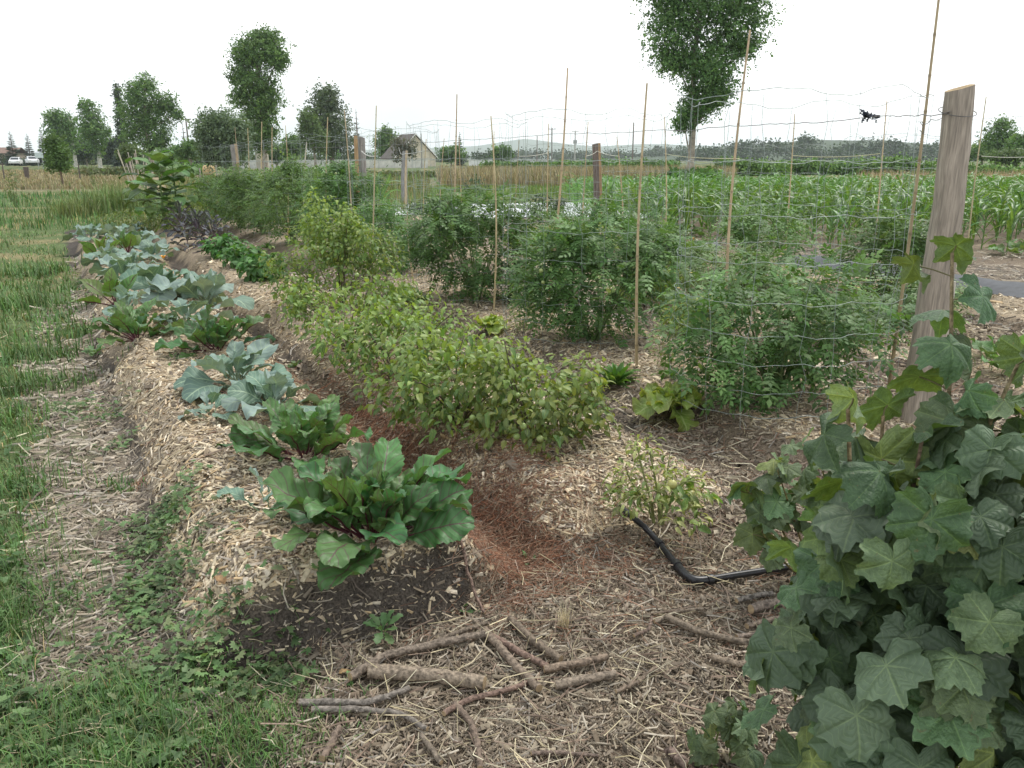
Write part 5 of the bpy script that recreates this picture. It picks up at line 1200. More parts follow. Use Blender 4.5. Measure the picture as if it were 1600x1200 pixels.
for lab, u, Y, w, h_ in [('yellowish weedy growth at the foot of the sunflowers', 275, 16.2, .75, .5), ('weedy green growth right of the sunflowers, before the first cage row', 322, 18.5, .8, .65), ('low weedy growth where the cabbage row ends', 235, 17.9, .8, .4), ('rough green weeds in front of the tall grass clump', 190, 20, .9, .45)]:
    shrub('weedy_growth', lab, 'weeds', u, 300, Y, w, h_, 700, M_weedp, .085, 'weedy growth at the garden end', .35)
for lab, u, Y, w, L, n in [('tall grass clump in the meadow left of the sunflowers', 178, 24, .9, 1.15, 900), ('tall grass clump at the left of the taller one', 105, 23, .6, .75, 420), ('tall grass clump just behind the sunflowers', 215, 26, .7, .9, 500), ('tall grass clump on the mown strip by the straw bale', 300, 27, .8, .8, 400)]:
    p = pd(u, 300, Y); rr = rng.normal(size=(n, 2)) * w * .5
    o = grass_blades('grass_clump', p[0] + rr[:, 0], Y + rr[:, 1], L * rng.uniform(.6, 1.1, n), .014, [(.10, .175, .055), (.13, .205, .07), (.16, .22, .085), (.2, .23, .1)], rng, .6, kind=None); o['kind'] = 'thing'; tag(o, lab, 'grass clump', 'tall grass clumps')
# long silvery leaved plants
art = []
for k in range(4):
    mb = MB(); V, Q, U = blade(1.2, .20, 'strap', .9, rng.uniform(1.2, 2.2), .35, .10, 10, 10, 4, .05, rng, teeth=.06); mb.add(V, Q, jit([(.15, .23, .12), (.10, .18, .07)][k % 2], rng), 0, U); art.append(mb.mesh('long_leaf', M_corn))
for lab, u, Y, n, s in [('plant with long arching silvery leaves, left of the short cane', 465, 24, 15, .8), ('plant with long arching leaves behind the sixth cage', 505, 23, 17, .9), ('plant with long arching leaves and a pale broad one, left of the orange post', 540, 24.5, 17, .95), ('plant with long arching leaves right behind the orange post', 588, 23.5, 14, .8)]:
    p = pd(u, 300, Y); rosette('artichoke_plant', lab, 'artichoke plant', (p[0], Y, .3), art, n, rng, (1.3, .5), (.8 * s, 1.1 * s), .9, .12, up=.3, group='long leaved plants behind the cages')
dk = [(.045, .085, .035), (.06, .105, .045), (.035, .07, .03)]
for lab, u, Y, w, h_ in [('dark leafy bush on the pale sheet, left of the tall leaning cane', 842, 21.5, .42, .75), ('dark leafy bush on the pale sheet at the foot of the pale cane', 872, 23, .3, .55), ('dark leafy bush on the pale sheet behind the third cage', 742, 25, .6, 1.15), ('dark leafy bush on the pale sheet, right of the house post', 700, 25, .5, .6), ('dark low bush at the left end of the pale sheet', 660, 24, .5, .4), ('leafy bush left of the pale sheet, by the orange post', 600, 22, .6, .6)]:
    shrub('dark_bush', lab, 'bush', u, 320, Y, w, h_, 420, dk if u != 600 else M_weedp, .11, 'dark bushes on the pale sheet', .5)
mb = MB(); q = pd(700, 304, 20); box(mb, (0, 0, 0), (.28, .10, .012), (.42, .33, .22)); o = mb.build('board', M_wood); o.location = q; o['kind'] = 'thing'; tag(o, 'pale wooden board on a stake among the far cages', 'board')
mb = MB(); tube(mb, [[0, 0, -q[2]], [0, 0, -.014]], .03, 6, (.35, .27, .18)); mb.build('stake', M_wood, o)
for lab, u, v, Y, h_ in [('small leafy sapling with a thin trunk, at the left edge of the meadow', 24, 320, 28, 1.25), ('small sapling in the hay, behind the tall grass clump', 148, 290, 45, 1.7)]:
    shrub('sapling', lab, 'sapling', u, v, Y, .28, h_, 260, [(.10, .15, .06), (.13, .18, .08)], .09, 'saplings in the meadow')

# ------------------------------------------------------------------ trees
cl_rng = np.random.default_rng(311)
def leafclump(n, rng, L=.5, W=.42):
    V, Q = [], []
    for k in range(n):
        b = len(V); c = rng.normal(size=3) * .38; d = nrm(rng.normal(size=3) * [1, 1, .45]); u = nrm(np.cross(d, np.array([0, 0, 1.0]) + rng.normal(size=3) * .5))
        V += [c, c + d * L * .5 + u * W * .5, c + d * L, c + d * L * .5 - u * W * .5]; Q.append([b, b + 1, b + 2, b + 3])
    return np.array(V), np.array(Q)
CLUMPS = [leafclump(6, cl_rng) for _ in range(4)]
def tree(name, lab, loc, H, blobs, n, size, pal, tr, tcol=(.30, .27, .22), rng=cl_rng, limbs=6, group=None, cat='tree', lean=0., tb=.0, clumpk=3.0, low=-.9):
    """blobs: crown parts as fractions of the height (x, y, z, rx, ry, rz)"""
    t = thing(name, lab, cat, loc, group); mb = MB(); top = np.array([lean * H, 0, H * .9])
    tt = np.linspace(0, 1, 9); P = np.stack([lean * H * tt ** 2 + .006 * H * np.sin(tt * 9), .004 * H * np.sin(tt * 7), -.2 + tt * (H * .9 + .2)], -1)
    tube(mb, P, tr * (1 - .8 * tt) + .01, 9, tcol, rough=.05)
    for (x, y, z, rx, ry, rz) in blobs:
        b = P[min(7, max(1, int(z * 7)))]; e = np.array([x, y, z + rz * .2]) * H; mm = (b + e) / 2 + [0, 0, -.03 * H]; q = np.linspace(0, 1, 6)[:, None]
        tube(mb, (1 - q) ** 2 * b + 2 * q * (1 - q) * mm + q ** 2 * e, np.linspace(tr * .4, tr * .1, 6), 5, tcol, cap=False)
    mb.build('trunk', M_tbark, t)
    w = np.array([(b[3] * b[4] * b[5]) ** .5 for b in blobs]); w /= w.sum(); mb = MB()
    for ci in range(2):
        P_, C_, N_ = [], [], []
        for b, f in zip(blobs, w):
            m = int(n * (1.7 if loc[1] < 90 else .95) * f / 2) + 1; d = nrm(rng.normal(size=(m, 3))); d[:, 2] = np.maximum(d[:, 2], low)
            lump = 1 + .55 * np.sin(d[:, 0] * 5 + b[0] * 40 + ci) * np.sin(d[:, 1] * 5 + b[2] * 30) * np.sin(d[:, 2] * 6 + b[1] * 9) + .16 * rng.normal(size=m)
            q = rng.uniform(.05, 1, m) ** (1 / clumpk)
            P_.append((np.array(b[:3]) + d * (q * lump)[:, None] * np.array(b[3:])) * H)
            C_.append(pick(pal, m, rng, .10)); N_.append(d * .8 + [0, 0, .5] + rng.normal(size=(m, 3)) * .35)
        P_ = np.concatenate(P_); C_ = np.concatenate(C_); N_ = np.concatenate(N_); m = len(P_)
        R = frames(nrm(rng.normal(size=(m, 3))), nrm(N_))
        tv, tf = CLUMPS[rng.integers(4)]; place(mb, tv, tf, R, P_, size * .8 * rng.uniform(.5, 1.3, m), C_)
    mb.build('crown', M_tree, t, smooth=False, kind='stuff'); return t
def conifer(lab, loc, H, wd, n, pal, rng=cl_rng, tiers=15, group='dark conifers', sparse=1.0, name='spruce_tree'):
    t = thing(name, lab, 'conifer tree', loc, group); mb = MB(); tube(mb, [[0, 0, -.2], [0, 0, H * .6], [0, 0, H]], [.02 * H, .012 * H, .002 * H], 7, (.16, .12, .09)); mb.build('trunk', M_tbark, t); mb = MB()
    for k in range(tiers):
        f = (k + .3) / tiers; z = H * (.06 + .93 * f); R = wd * (1 - f) ** .85 * rng.uniform(.8, 1.15) + .02 * H; m = max(5, int(n / tiers * (1 - f * .75)))
        for _ in range(m):
            a = rng.uniform(0, 6.28); L = R * rng.uniform(.65, 1.08); d = np.array([math.cos(a), math.sin(a), -.28 + .5 * f]); sd_ = np.array([-math.sin(a), math.cos(a), 0]); w = L * .18 * sparse
            b = np.array([0, 0, z + rng.normal() * .01 * H]); m1 = b + d * L * .55; e = b + d * L + [0, 0, .06 * L]
            mb.add([b, m1 + sd_ * w - [0, 0, .05 * L], e, m1 - sd_ * w - [0, 0, .05 * L], m1 + [0, 0, .07 * L]], [[0, 1, 4], [1, 2, 4], [2, 3, 4], [3, 0, 4]], pick(pal, 1, rng)[0])
    mb.build('crown', M_tree, t, smooth=False, kind='stuff'); return t
plane_pal = [(.10, .20, .055), (.13, .24, .068), (.082, .165, .048), (.155, .26, .08), (.068, .14, .044)]
def at(u, Y): p = pd(u, 250, Y); return (p[0], Y, 0.)
def px(Y): return Y / 1298.                                             # metres per photo pixel at that distance
ptk = (.33, .29, .23)
# large plane tree on the right: top outside the picture
Y = 50; m = px(Y); H = 400 * m
def bl(lst, u0, H, m, Y): return [((u - u0) * m / H, 0 + .02 * math.sin(k * 2.3), ((248 - v) * m + CAMH) / H, a * m / H, a * m * .85 / H, b * m / H) for k, (u, v, a, b) in enumerate(lst)]
tree('plane_tree', 'large plane tree at the right, its crown running out of the top of the picture', at(1078, Y), H, bl([(1085, 20, 78, 62), (1040, 60, 44, 48), (1135, 50, 52, 50), (1080, -40, 85, 60), (1100, 100, 56, 36), (1095, 135, 46, 30), (1085, 175, 34, 24), (1110, 155, 30, 20), (1065, 195, 18, 16), (1050, 105, 36, 22), (1150, -20, 45, 50), (1030, 0, 42, 45), (1150, 85, 26, 16), (1082, -95, 60, 50)], 1078, H, m, Y), 8000, .34, plane_pal, .21, ptk, low=-1)
Y = 84; m = px(Y); H = 205 * m
tree('plane_tree', 'plane tree with a dense two lobed crown, behind the bamboo canes at left', at(412, Y), H, bl([(420, 92, 36, 26), (428, 74, 24, 15), (448, 104, 17, 18), (394, 100, 22, 22), (385, 128, 20, 14), (412, 138, 32, 20), (386, 158, 20, 15), (425, 160, 24, 18), (412, 182, 26, 18), (400, 205, 20, 16), (422, 208, 18, 18), (408, 226, 20, 14)], 412, H, m, Y), 4200, .46, plane_pal, .36, ptk, low=-1)
Y = 112; m = px(Y); H = 140 * m
tree('plane_tree', 'broad plane tree with a double crown, left of the round willow', at(236, Y), H, bl([(245, 165, 30, 24), (241, 138, 17, 14), (213, 175, 20, 26), (268, 168, 18, 18), (222, 150, 16, 14), (252, 200, 24, 22), (212, 210, 20, 20), (240, 228, 22, 14), (283, 182, 10, 10), (232, 190, 22, 18), (258, 222, 14, 14)], 236, H, m, Y), 3600, .6, plane_pal, .4, ptk)
Y = 150; m = px(Y); H = 98 * m
tree('plane_tree', 'slim plane tree with a white trunk, second from the road sign', at(155, Y), H, bl([(147, 172, 15, 14), (150, 190, 20, 18), (155, 205, 22, 16), (143, 205, 18, 14), (165, 208, 14, 14), (152, 228, 16, 16)], 155, H, m, Y), 1500, .8, plane_pal, .38, (.5, .48, .42))
Y = 168; m = px(Y); H = 84 * m
tree('plane_tree', 'plane tree with a white trunk, next to the road sign', at(117, Y), H, bl([(92, 188, 14, 14), (105, 190, 18, 14), (115, 205, 14, 18), (95, 208, 18, 18), (108, 225, 20, 18)], 117, H, m, Y), 1500, .9, plane_pal, .38, (.5, .48, .42))
Y = 46; m = px(Y); H = 76 * m
tree('young_tree', 'young tree with a rounded crown and thin trunk standing in the hay', at(92, Y), H, bl([(90, 225, 14, 14), (95, 240, 17, 16), (88, 255, 14, 12), (100, 258, 10, 8)], 95, H, m, Y), 700, .28, [(.09, .17, .05), (.115, .2, .06)], .06, (.2, .15, .11))
Y = 66; m = px(Y); H = 78 * m
tree('willow_tree', 'round grey green willow beside the far orange tipped post', at(350, Y), H, bl([(350, 205, 36, 28), (335, 215, 24, 26), (368, 215, 24, 26), (352, 235, 36, 24)], 350, H, m, Y), 3300, .42, [(.14, .205, .115), (.12, .18, .095), (.165, .23, .135), (.10, .15, .08)], .25, (.2, .17, .13), clumpk=4)
Y = 120; m = px(Y); H = 118 * m
tree('willow_tree', 'tall dense weeping tree left of the thin conifer', at(518, Y), H, bl([(515, 158, 22, 20), (515, 180, 30, 26), (520, 205, 34, 26), (525, 228, 34, 20), (495, 200, 18, 28)], 518, H, m, Y), 2400, .75, [(.085, .125, .065), (.07, .105, .055), (.10, .14, .075)], .35, (.2, .17, .13), clumpk=4)
Y = 112; m = px(Y); H = 85 * m
tree('poplar_tree', 'light green young poplar in front of the weeping tree', at(492, Y), H, bl([(480, 190, 8, 14), (492, 200, 14, 22), (500, 222, 16, 20), (478, 215, 10, 22)], 492, H, m, Y), 900, .7, [(.09, .15, .05), (.11, .17, .065)], .2)
for lab, u, Y, wpx, tv_, col in [('dark bushy tree left of the weeping tree', 460, 130, 18, 214, 0), ('round green tree behind the house', 604, 200, 18, 200, 0), ('small dark bush under the middle plane tree', 432, 130, 14, 230, 0), ('green bushy tree right of the house', 705, 160, 20, 232, 0), ('dark tree behind the slim plane tree', 135, 190, 22, 218, 1), ('dark wooded clump between the slim and the broad plane tree', 180, 180, 24, 218, 1), ('bushy tree left of the round willow', 298, 95, 26, 222, 0), ('bushy tree at the foot of the broad plane tree', 262, 100, 22, 236, 0), ('small bushy tree beyond the pale sheet', 785, 190, 14, 232, 0), ('tall tree with an open crown at the far right', 1557, 110, 26, 186, 0), ('bushy tree at the right edge', 1592, 105, 24, 212, 0), ('bushy tree below the open crowned one', 1535, 115, 34, 226, 0), ('light green bushy tree right of the big post', 1575, 85, 30, 238, 2), ('pale green small tree left of the broad plane tree', 203, 75, 16, 232, 2)]:
    m = px(Y); H = (252 - tv_) * m + CAMH; pal = [plane_pal, [(.04, .07, .04), (.05, .085, .045)], [(.10, .16, .06), (.13, .19, .07)]][col]
    c = 248 - (252 - tv_) * .45
    tree('broadleaf_tree', lab, at(u, Y), H, bl([(u, c, wpx, (250 - tv_) * .5), (u - wpx * .4, c + 4, wpx * .6, (250 - tv_) * .38), (u + wpx * .45, c + 3, wpx * .6, (250 - tv_) * .36), (u + wpx * .1, tv_ + 10, wpx * .5, 10)], u, H, m, Y), 900, max(.5, Y / 170), pal, .2, group='broadleaf trees round the fields')
# shrub with bare twigs by the house
Y = 100; m = px(Y); H = 52 * m; q = at(632, Y)
t = tree('shrub_tree', 'shrub with bare twigs sticking out, before the house', q, H, bl([(628, 238, 16, 18), (642, 232, 12, 14), (620, 225, 8, 10)], 632, H, m, Y), 420, .5, [(.09, .11, .06), (.12, .12, .08)], .12, (.2, .17, .14))
mb = MB()
for k in range(26):
    a = cl_rng.uniform(-1, 1); e = np.array([a * 1.8, cl_rng.normal() * .5, H * cl_rng.uniform(.9, 1.35)]); tube(mb, curved([a * .6, 0, H * .5], e, cl_rng, .3, 5), [.02, .018, .014, .01, .006], 3, (.25, .2, .16), cap=False)
mb.build('bare_twig', M_tbark, t, kind='stuff')
dkc = [(.035, .06, .045), (.045, .07, .05), (.03, .05, .04)]
for lab, u, Y, top, wpx in [('dark spruce at the far left, above the white cars', 22, 190, 208, 15), ('dark spruce behind the road sign', 48, 190, 212, 13), ('dark spruce tucked left of the plane tree by the road sign', 70, 195, 206, 14), ('dark spruce between the slim and broad plane trees', 188, 170, 212, 15), ('thin spruce with open whorls, right of the weeping tree', 560, 105, 176, 12), ('small dark conifer beyond the far canes', 719, 170, 209, 10), ('spindly spruce by the utility pole', 291, 120, 194, 10)]:
    m = px(Y); H = (250 - top) * m + CAMH; op = 'open' in lab or 'spindly' in lab
    conifer(lab, at(u, Y), H, wpx * m, 260 if op else 620, dkc, tiers=11 if op else 17, sparse=.6 if op else 1.0)
Y = 165; m = px(Y); H = 112 * m
tree('poplar_tree', 'dark columnar poplar rising behind the broad plane tree', at(196, Y), H, bl([(196, 150, 5, 14), (196, 175, 7, 22), (196, 205, 8, 26), (196, 230, 7, 20)], 196, H, m, Y), 800, .8, [(.04, .07, .04), (.055, .085, .045)], .2)
# hedges and hedgerow shrubs
for k, (u0, u1, Y, top, lab) in enumerate([(1048, 1118, 45, 232, 'dark rounded hedge bush below the large plane tree'), (1120, 1230, 80, 240, 'hedge right of the large plane tree'), (1230, 1340, 85, 241, 'hedge behind the maize, in the middle'), (1340, 1460, 85, 238, 'hedge behind the maize, left of the big post'), (980, 1060, 90, 242, 'hedge left of the large plane tree'), (900, 985, 110, 250, 'low far hedge right of the utility poles'), (755, 905, 120, 254, 'low far hedge behind the dry grass'), (1490, 1600, 80, 250, 'hedge at the right edge'), (560, 760, 75, 258, 'low leafy hedge before the house'), (420, 560, 80, 256, 'low hedge before the white wall'), (125, 260, 75, 254, 'low weedy hedge under the plane trees'), (240, 330, 85, 250, 'low hedge behind the straw bale')]):
    m = px(Y); w = (u1 - u0) * m / 2; h_ = (262 - top) * m; t = thing('hedge', lab, 'hedge', at((u0 + u1) / 2, Y), 'field hedges'); mb = MB(); n = int(900 * max(1, (u1 - u0) / 100))
    x_ = cl_rng.uniform(-w, w, n); prof = .7 + .45 * vnoise(x_ / max(1., w * .18) + k * 7, x_ * 0, 5) ; z_ = cl_rng.uniform(0, 1, n) ** .7 * h_ * prof; y_ = cl_rng.normal(size=n) * .8
    R = frames(nrm(cl_rng.normal(size=(n, 3))), nrm(cl_rng.normal(size=(n, 3)))); tv, tf = CLUMPS[k % 4]
    pal = plane_pal if k not in (8, 10) else [(.10, .15, .06), (.14, .17, .08), (.17, .18, .09)]
    place(mb, tv, tf, R, np.stack([x_, y_, z_], -1), (.5 if Y < 100 else .7) * cl_rng.uniform(.6, 1.2, n), pick(pal, n, cl_rng, .14)); mb.build('foliage', M_tree, t, smooth=False, kind='stuff')
# wooded ridge and far hills
def ridge(name, Y0, depth, u0, u1, tops, col, seed, n=180, vy=258, m_=None):
    us = np.linspace(u0, u1, n); m = px(Y0); tv_ = np.interp(us, [a for a, _ in tops], [b for _, b in tops])
    Hh = (vy - tv_ + 0) * m; Hh = Hh * (1 + .10 * (fbm(us * .03, us * 0, seed) - .5)); X = (us - 800) * m; rows = []
    for f, g in ((-.5, 0), (-.25, .55), (0, 1), (.5, .7), (1, 0)): rows.append(np.stack([X * (1 + f * depth / Y0), np.full(n, Y0 + f * depth), -1 + (Hh + 1) * g], -1))
    V = np.stack(rows).reshape(-1, 3); i = np.arange(4)[:, None] * n; j = np.arange(n - 1)[None]
    mb = MB(); mb.add(V, np.stack([i + j, i + j + 1, i + n + j + 1, i + n + j], -1).reshape(-1, 4), col); return mb.build(name, m_ or M_wall, kind='structure'), X, Hh
ridge('far_hill', 4200, 900, -100, 1750, [(-100, 250), (600, 244), (750, 238), (815, 227), (860, 233), (930, 239), (1000, 235), (1060, 237), (1200, 240), (1750, 246)], (.08, .11, .07), 3)
ridge('wooded_hill', 900, 300, 900, 1750, [(900, 256), (1080, 242), (1250, 228), (1380, 228), (1500, 238), (1750, 244)], (.045, .07, .035), 4)
def forest(name, Y0, u0, u1, tops, n, size, pal, seed, dy=30.):
    """a wood too far off to count: domed crowns standing in several depths"""
    rng = np.random.default_rng(seed); m = px(Y0); nc = max(60, n // 36); mb = MB(); P_, N_, C_ = [], [], []
    for k in range(nc):
        u = rng.uniform(u0, u1); H = (252 - np.interp(u, [a for a, _ in tops], [b for _, b in tops])) * m; g = rng.uniform(0, 1); H = H * (1 - .75 * g) * rng.uniform(.82, 1.1) + 1; r = rng.uniform(.9, 1.7) * size; q = 24
        dd = nrm(rng.normal(size=(q, 3))); dd[:, 2] = np.abs(dd[:, 2]) * 1.0 - .25 * (rng.uniform(size=q) < .4); P_.append(np.array([(u - 800) * m, Y0 - dy * g, max(H - r * .9, 0)]) + dd * np.array([r, r, r * rng.uniform(.7, 1.1)]) * rng.uniform(.75, 1.05, (q, 1))); N_.append(dd + [0, 0, .4] + rng.normal(size=(q, 3)) * .3); C_.append(pick(pal, q, rng, .06) * rng.uniform(.75, 1.25))
    P_ = np.concatenate(P_); R = frames(nrm(rng.normal(size=P_.shape)), nrm(np.concatenate(N_))); tv, tf = CLUMPS[seed % 4]
    place(mb, tv, tf, R, P_, size * .74 * rng.uniform(.6, 1.2, len(P_)), np.concatenate(C_)); mb.build(name, M_tree, kind='stuff', smooth=False)
fp = [(.028, .058, .02), (.034, .068, .023), (.022, .046, .018), (.04, .076, .028)]
forest('distant_forest', 600, 1060, 1700, [(1060, 240), (1110, 230), (1180, 222), (1250, 217), (1330, 217), (1400, 220), (1450, 226), (1520, 232), (1700, 236)], 7000, 5.0, fp, 21, 40)
forest('distant_forest', 850, 760, 1120, [(760, 240), (800, 236), (900, 235), (960, 238), (1010, 233), (1050, 231), (1120, 232)], 3000, 6.0, fp, 22)
forest('distant_forest', 230, -80, 480, [(-80, 246), (30, 242), (120, 236), (200, 234), (300, 236), (400, 244), (480, 244)], 3800, 1.8, [(.04, .065, .035), (.05, .08, .04)], 23, 12)
forest('distant_forest', 420, 480, 800, [(480, 246), (560, 240), (700, 240), (760, 236), (800, 242)], 2200, 2.6, fp, 24)
# ------------------------------------------------------------------ house, walls, road things
hb = at(650, 180); m = px(180); t = thing('house', 'cream house with a steep grey roof and a gable, beyond the hedge', 'house', hb)
w2, eave, ridge_z, ln = 4.6, 1.9, 6.6, 9.0; a = math.radians(27); Rz = np.array([[math.cos(a), -math.sin(a), 0], [math.sin(a), math.cos(a), 0], [0, 0, 1]])
mb = MB(); G = np.array([[-w2, 0, -.2], [w2, 0, -.2], [w2, 0, eave], [0, 0, ridge_z - .15], [-w2, 0, eave]]); Bk = G + [0, ln, 0]
Vh = np.concatenate([G, Bk]) @ Rz.T; mb.add(Vh, [[0, 1, 2, 4], [5, 9, 7, 6], [1, 6, 7, 2], [0, 4, 9, 5]], (.62, .55, .43)); mb.T.append(np.array([[4, 2, 3], [9, 8, 7]])); mb.Tm.append(np.zeros(2, np.int32)); mb.build('wall', M_wall, t, smooth=False)
for s in (-1, 1):
    mb = MB(); r0 = np.array([[0, -.45, ridge_z], [s * (w2 + .5), -.45, eave - .45], [s * (w2 + .5), ln + .45, eave - .45], [0, ln + .45, ridge_z]]); up = np.array([0, 0, .22])
    mb.add(np.concatenate([r0, r0 + up]) @ Rz.T, [[0, 1, 2, 3], [4, 7, 6, 5], [0, 4, 5, 1], [1, 5, 6, 2], [2, 6, 7, 3], [3, 7, 4, 0]], (.13, .115, .105)); rf = mb.build('roof', M_wall, t, smooth=False)
    mb = MB(); v = np.array([[0, -.5, ridge_z - .02], [s * (w2 + .52), -.5, eave - .47], [s * (w2 + .52), -.5, eave - .15], [0, -.5, ridge_z + .3]]); mb.add(np.concatenate([v, v + [0, .06, 0]]) @ Rz.T, [[0, 1, 2, 3], [4, 7, 6, 5], [0, 4, 5, 1], [2, 6, 7, 3]], (.8, .79, .76)); mb.build('bargeboard', M_paint, rf, smooth=False)
for (x_, z_, w_, h_) in ((-.6, 3.1, .75, .6), (1.6, .9, .6, .6), (-2.2, .9, .6, .6)):
    mb = MB(); box(mb, np.array([x_, -.03, z_]) @ Rz.T, (w_ + .1, .04, h_ + .1), (.6, .57, .5), R=Rz); wf = mb.build('window', M_paint, t, smooth=False)
    for s in (-1, 1):
        mb = MB(); box(mb, np.array([x_ + s * w_ * .5, -.06, z_]) @ Rz.T, (w_ * .45, .03, h_ * .9), (.05, .055, .06), R=Rz); mb.build('pane', M_plastic, wf, smooth=False)
mb = MB(); box(mb, (0, 0, 0), (9, .12, .75), (.62, .60, .55)); o = mb.build('garden_wall', M_wall, smooth=False); o.location = pd(590, 250, 150) * [1, 1, 0] + [0, 0, .7]; tag(o, 'long low pale wall left of the house', 'wall'); o['kind'] = 'thing'
mb = MB(); box(mb, (0, 0, 0), (8, .12, .7), (.62, .61, .58)); o = mb.build('garden_wall', M_wall, smooth=False); o.location = pd(435, 250, 140) * [1, 1, 0] + [0, 0, .7]; tag(o, 'low pale wall under the dark trees, behind the far canes', 'wall')
mb = MB(); box(mb, (0, 0, .6), (9, .5, .7), (.60, .61, .62)); box(mb, (0, 0, 1.45), (9.2, .8, .08), (.5, .51, .52)); o = mb.build('greenhouse_roof', M_wall, smooth=False); o.location = at(815, 230); tag(o, 'long pale flat roofed shed behind the dry grass', 'shed')
mb = MB(); box(mb, (0, 0, .5), (3, .5, .7), (.8, .8, .8)); box(mb, (0, 0, 1.3), (3.1, .6, .07), (.7, .7, .7)); o = mb.build('white_trailer', M_wall, smooth=False); o.location = at(752, 200); tag(o, 'small white shed left of the long pale one', 'shed')
bd = thing('barn', 'low brown building at the far left edge', 'barn', at(6, 230)); mb = MB(); box(mb, (0, 0, 1.5), (5, 3, 1.6), (.33, .27, .22)); mb.build('wall', M_wall, bd, smooth=False)
mb = MB(); mb.add([[-5.4, -3.4, 3.05], [5.4, -3.4, 3.05], [5.4, 0, 4.6], [-5.4, 0, 4.6], [-5.4, 3.4, 3.05], [5.4, 3.4, 3.05]], [[0, 1, 2, 3], [3, 2, 5, 4], [0, 4, 5, 1]], (.22, .15, .12)); mb.build('roof', M_wall, bd, smooth=False)
mb = MB(); box(mb, (0, -3.02, 1.0), (4.5, .05, .35), (.6, .6, .6)); mb.build('window_band', M_paint, bd, smooth=False)
# shed columns in the dark under the trees (pillars of an open barn)
for k, (u, lab) in enumerate([(416, 'pale stone pillar left of the dark tree'), (404, 'pale stone pillar under the middle plane tree')]):
    mb = MB(); box(mb, (0, 0, 1.4), (.3, .3, 1.5), (.5, .45, .37)); o = mb.build('stone_pillar', M_wall, smooth=False); o.location = at(u, 125); tag(o, lab, 'pillar')
def car(lab, loc, rz, col):
    t = thing('parked_car', lab, 'car', loc, 'cars on the road'); t.rotation_euler = (0, 0, rz)
    prof = np.array([(-2.1, .35), (-2.12, .62), (-2.0, .82), (-1.1, .94), (-.45, 1.38), (.75, 1.44), (1.65, 1.02), (2.05, .92), (2.12, .6), (2.08, .35)])
    mb = MB(); n = len(prof); rows = []
    for y_, k in ((-.84, .0), (-.80, 1), (.80, 1), (.84, 0)):
        z = prof[:, 1].copy(); yy = np.full(n, y_); up = z > 1.0; yy[up] *= .80 if abs(y_) > .8 else .78; rows.append(np.stack([prof[:, 0], yy, z - (.03 if not k else 0)], -1))
    V = np.stack(rows).reshape(-1, 3); i = np.arange(3)[:, None] * n; j = np.arange(n - 1)[None]
    mb.add(V, np.stack([i + j, i + j + 1, i + n + j + 1, i + n + j], -1).reshape(-1, 4), col); 
    for r in (0, 3): 
        c = r * n; mb.Q.append(np.array([[c, c + 1, c + 8, c + 9], [c + 1, c + 2, c + 7, c + 8], [c + 2, c + 3, c + 6, c + 7], [c + 3, c + 4, c + 5, c + 6]])[:, ::(1 if r else -1)]); mb.Qm.append(np.zeros(4, np.int32))
    mb.build('body', M_paint, t, smooth=False)
    for s in (-1, 1):
        mb = MB(); mb.add([[-.85, s * .775, 1.0], [-.42, s * .70, 1.32], [.72, s * .70, 1.38], [1.35, s * .775, 1.02]], [[0, 1, 2, 3]], (.03, .035, .04)); mb.build('side_window', M_plastic, t, smooth=False)
        mb = MB(); box(mb, (-2.1, s * .62, .70), (.04, .16, .08), (.75, .75, .72)); mb.build('headlight', M_paint, t, smooth=False)
        for x_ in (-1.3, 1.3):
            mb = MB(); tube(mb, [[x_, s * .70, .31], [x_, s * .86, .31]], .31, 16, (.02, .02, .02)); wh = mb.build('wheel', M_plastic, t); mb = MB(); tube(mb, [[x_, s * .855, .31], [x_, s * .875, .31]], .19, 12, (.45, .45, .46)); mb.build('rim', M_paint, wh)
    mb = MB(); mb.add([[-1.04, -.66, .98], [-1.04, .66, .98], [-.49, .60, 1.345], [-.49, -.60, 1.345]], [[0, 1, 2, 3]], (.03, .035, .045)); o = mb.build('windscreen', M_plastic, t, smooth=False); o.location = (-.015, 0, .02)
car('white car on the road below the dark spruce at far left', (at(24, 152)[0], 152, .45), math.radians(112), (.78, .78, .78))
car('white car on the road, nearer the road sign', (at(50, 150)[0], 150, .6), math.radians(128), (.78, .79, .80))
t = thing('road_sign', 'pale rectangular road sign on two poles by the road', 'road sign', at(62, 135))
mb = MB(); box(mb, (0, 0, 2.15), (.66, .02, .42), (.55, .62, .62)); mb.build('panel', M_paint, t, smooth=False)
for s in (-.35, .35): mb = MB(); tube(mb, [[s, .05, -.1], [s, .05, 2.4]], .04, 6, (.35, .36, .37)); mb.build('pole', M_paint, t)
def pole(lab, u, Y, top, r=.12, col=(.20, .17, .15), arm=True, box_=False):
    t = thing('utility_pole', lab, 'utility pole', at(u, Y), 'utility poles'); H = (248 - top) * px(Y) + CAMH; mb = MB(); tube(mb, [[0, 0, -.2], [0, 0, H]], [r, r * .75], 8, col); mb.build('shaft', M_wood, t)
    if arm:
        mb = MB(); box(mb, (0, 0, H - .25), (.75, .05, .06), col); mb.build('crossarm', M_wood, t, smooth=False)
        for s in (-.65, 0, .65): mb = MB(); tube(mb, [[s, 0, H - .19], [s, 0, H]], .04, 6, (.3, .3, .32)); mb.build('insulator', M_paint, t)
    if box_: mb = MB(); box(mb, (0, -.2, H * .68), (.42, .25, .4), (.35, .36, .36)); mb.build('transformer', M_paint, t, smooth=False)
pole('utility pole right of the broad plane tree', 297, 125, 187, .14)
pole('slender utility pole farthest left of the three by the far forest', 839, 180, 214, .12, arm=False)
pole('utility pole with a crossarm by the far forest, the middle one', 862, 175, 202, .13)
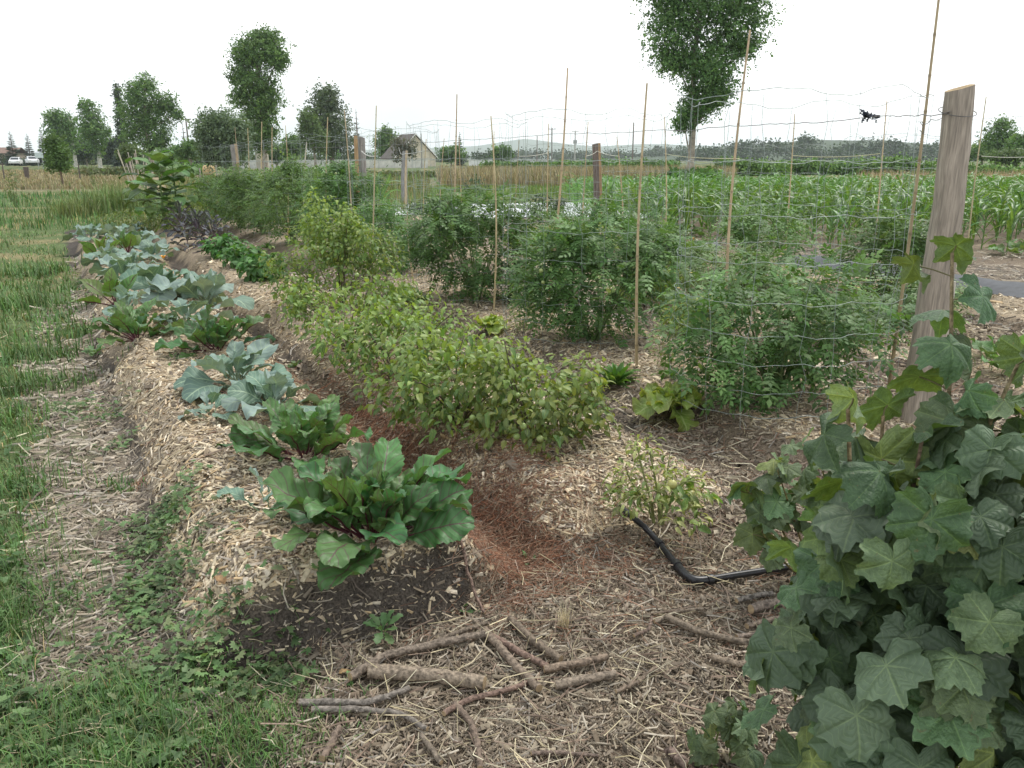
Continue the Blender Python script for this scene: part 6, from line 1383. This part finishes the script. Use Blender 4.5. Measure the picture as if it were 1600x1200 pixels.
pole('grey utility pole with a transformer box by the far forest', 898, 190, 206, .16, (.42, .41, .39), True, True)
pole('dark utility pole right of the dark brown post', 988, 120, 194, .11, arm=False)
pole('slim pole standing beside the house gable', 659, 140, 211, .10, (.3, .28, .25), arm=False)
pole('slim grey lamp pole beside the road sign', 67, 140, 233, .06, (.4, .42, .43), arm=False)
# straw bale, stake bundle, fence stakes
rng = np.random.default_rng(331)
q = at(326, 74); mb = MB(); n = 20; aa = np.arange(n) * 2 * PI / n
tube(mb, [[-.5, 0, .52], [-.42, 0, .52], [.42, 0, .52], [.5, 0, .52]], [.46, .52, .52, .46], 20, (.50, .37, .19), rough=.03, rng=rng); o = mb.build('straw_bale', M_bits); o.location = q; tag(o, 'round straw bale at the end of the mown strip', 'straw bale')
t = thing('stake_bundle', 'sheaf of pale wooden stakes leaning together in the meadow', 'stake bundle', at(217, 47))
for k in range(16):
    a = (k - 7.5) * .055 + rng.normal() * .03; L = rng.uniform(1.4, 2.1); mb = MB(); tube(mb, [[(k - 7.5) * .075, rng.normal() * .15, -.05], [(k - 7.5) * .075 + a * L * .7, rng.normal() * .2, L]], [.028, .022], 6, jit((.52, .47, .39), rng)); mb.build('stake', M_wood, t)
for k, (u, Y, h_, lab) in enumerate([(482, 30, 1.0, 'short grey stake before the long leaved plants'), (487, 31, .9, 'shorter grey stake beside the other before the long leaved plants'), (336, 40, 1.3, 'thin pale stake right of the straw bale'), (310, 45, 1.1, 'thin pale stake left of the straw bale'), (121, 60, 1.2, 'dark stake in the hay below the plane tree by the road sign'), (2, 60, 1.3, 'dark stake at the left edge of the hay field'), (38, 62, 1.0, 'dark broken stump in the hay field')]):
    p = at(u, Y); mb = MB(); tube(mb, [[0, 0, -.1], [.02, 0, h_]], [.05, .04] if k < 6 else [.12, .2], 7, (.34, .31, .28) if k < 4 else (.12, .10, .09)); o = mb.build('stake', M_wood); o.location = p; tag(o, lab, 'stake', 'stakes in the field')

# ------------------------------------------------------------------ the hazy air
mb = MB(); box(mb, (0, 2400, 74.), (5200, 2900, 77.)); hm = bpy.data.materials.new('haze'); hm.use_nodes = True; hn = hm.node_tree.nodes; hn.clear()
ho = hn.new('ShaderNodeOutputMaterial'); hv = hn.new('ShaderNodeVolumePrincipled'); hv.inputs['Color'].default_value = (.88, .95, 1.0, 1); hv.inputs['Density'].default_value = .00019; hv.inputs['Anisotropy'].default_value = .2
hm.node_tree.links.new(hv.outputs['Volume'], ho.inputs['Volume']); o = mb.build('haze', hm, smooth=False, kind='stuff')
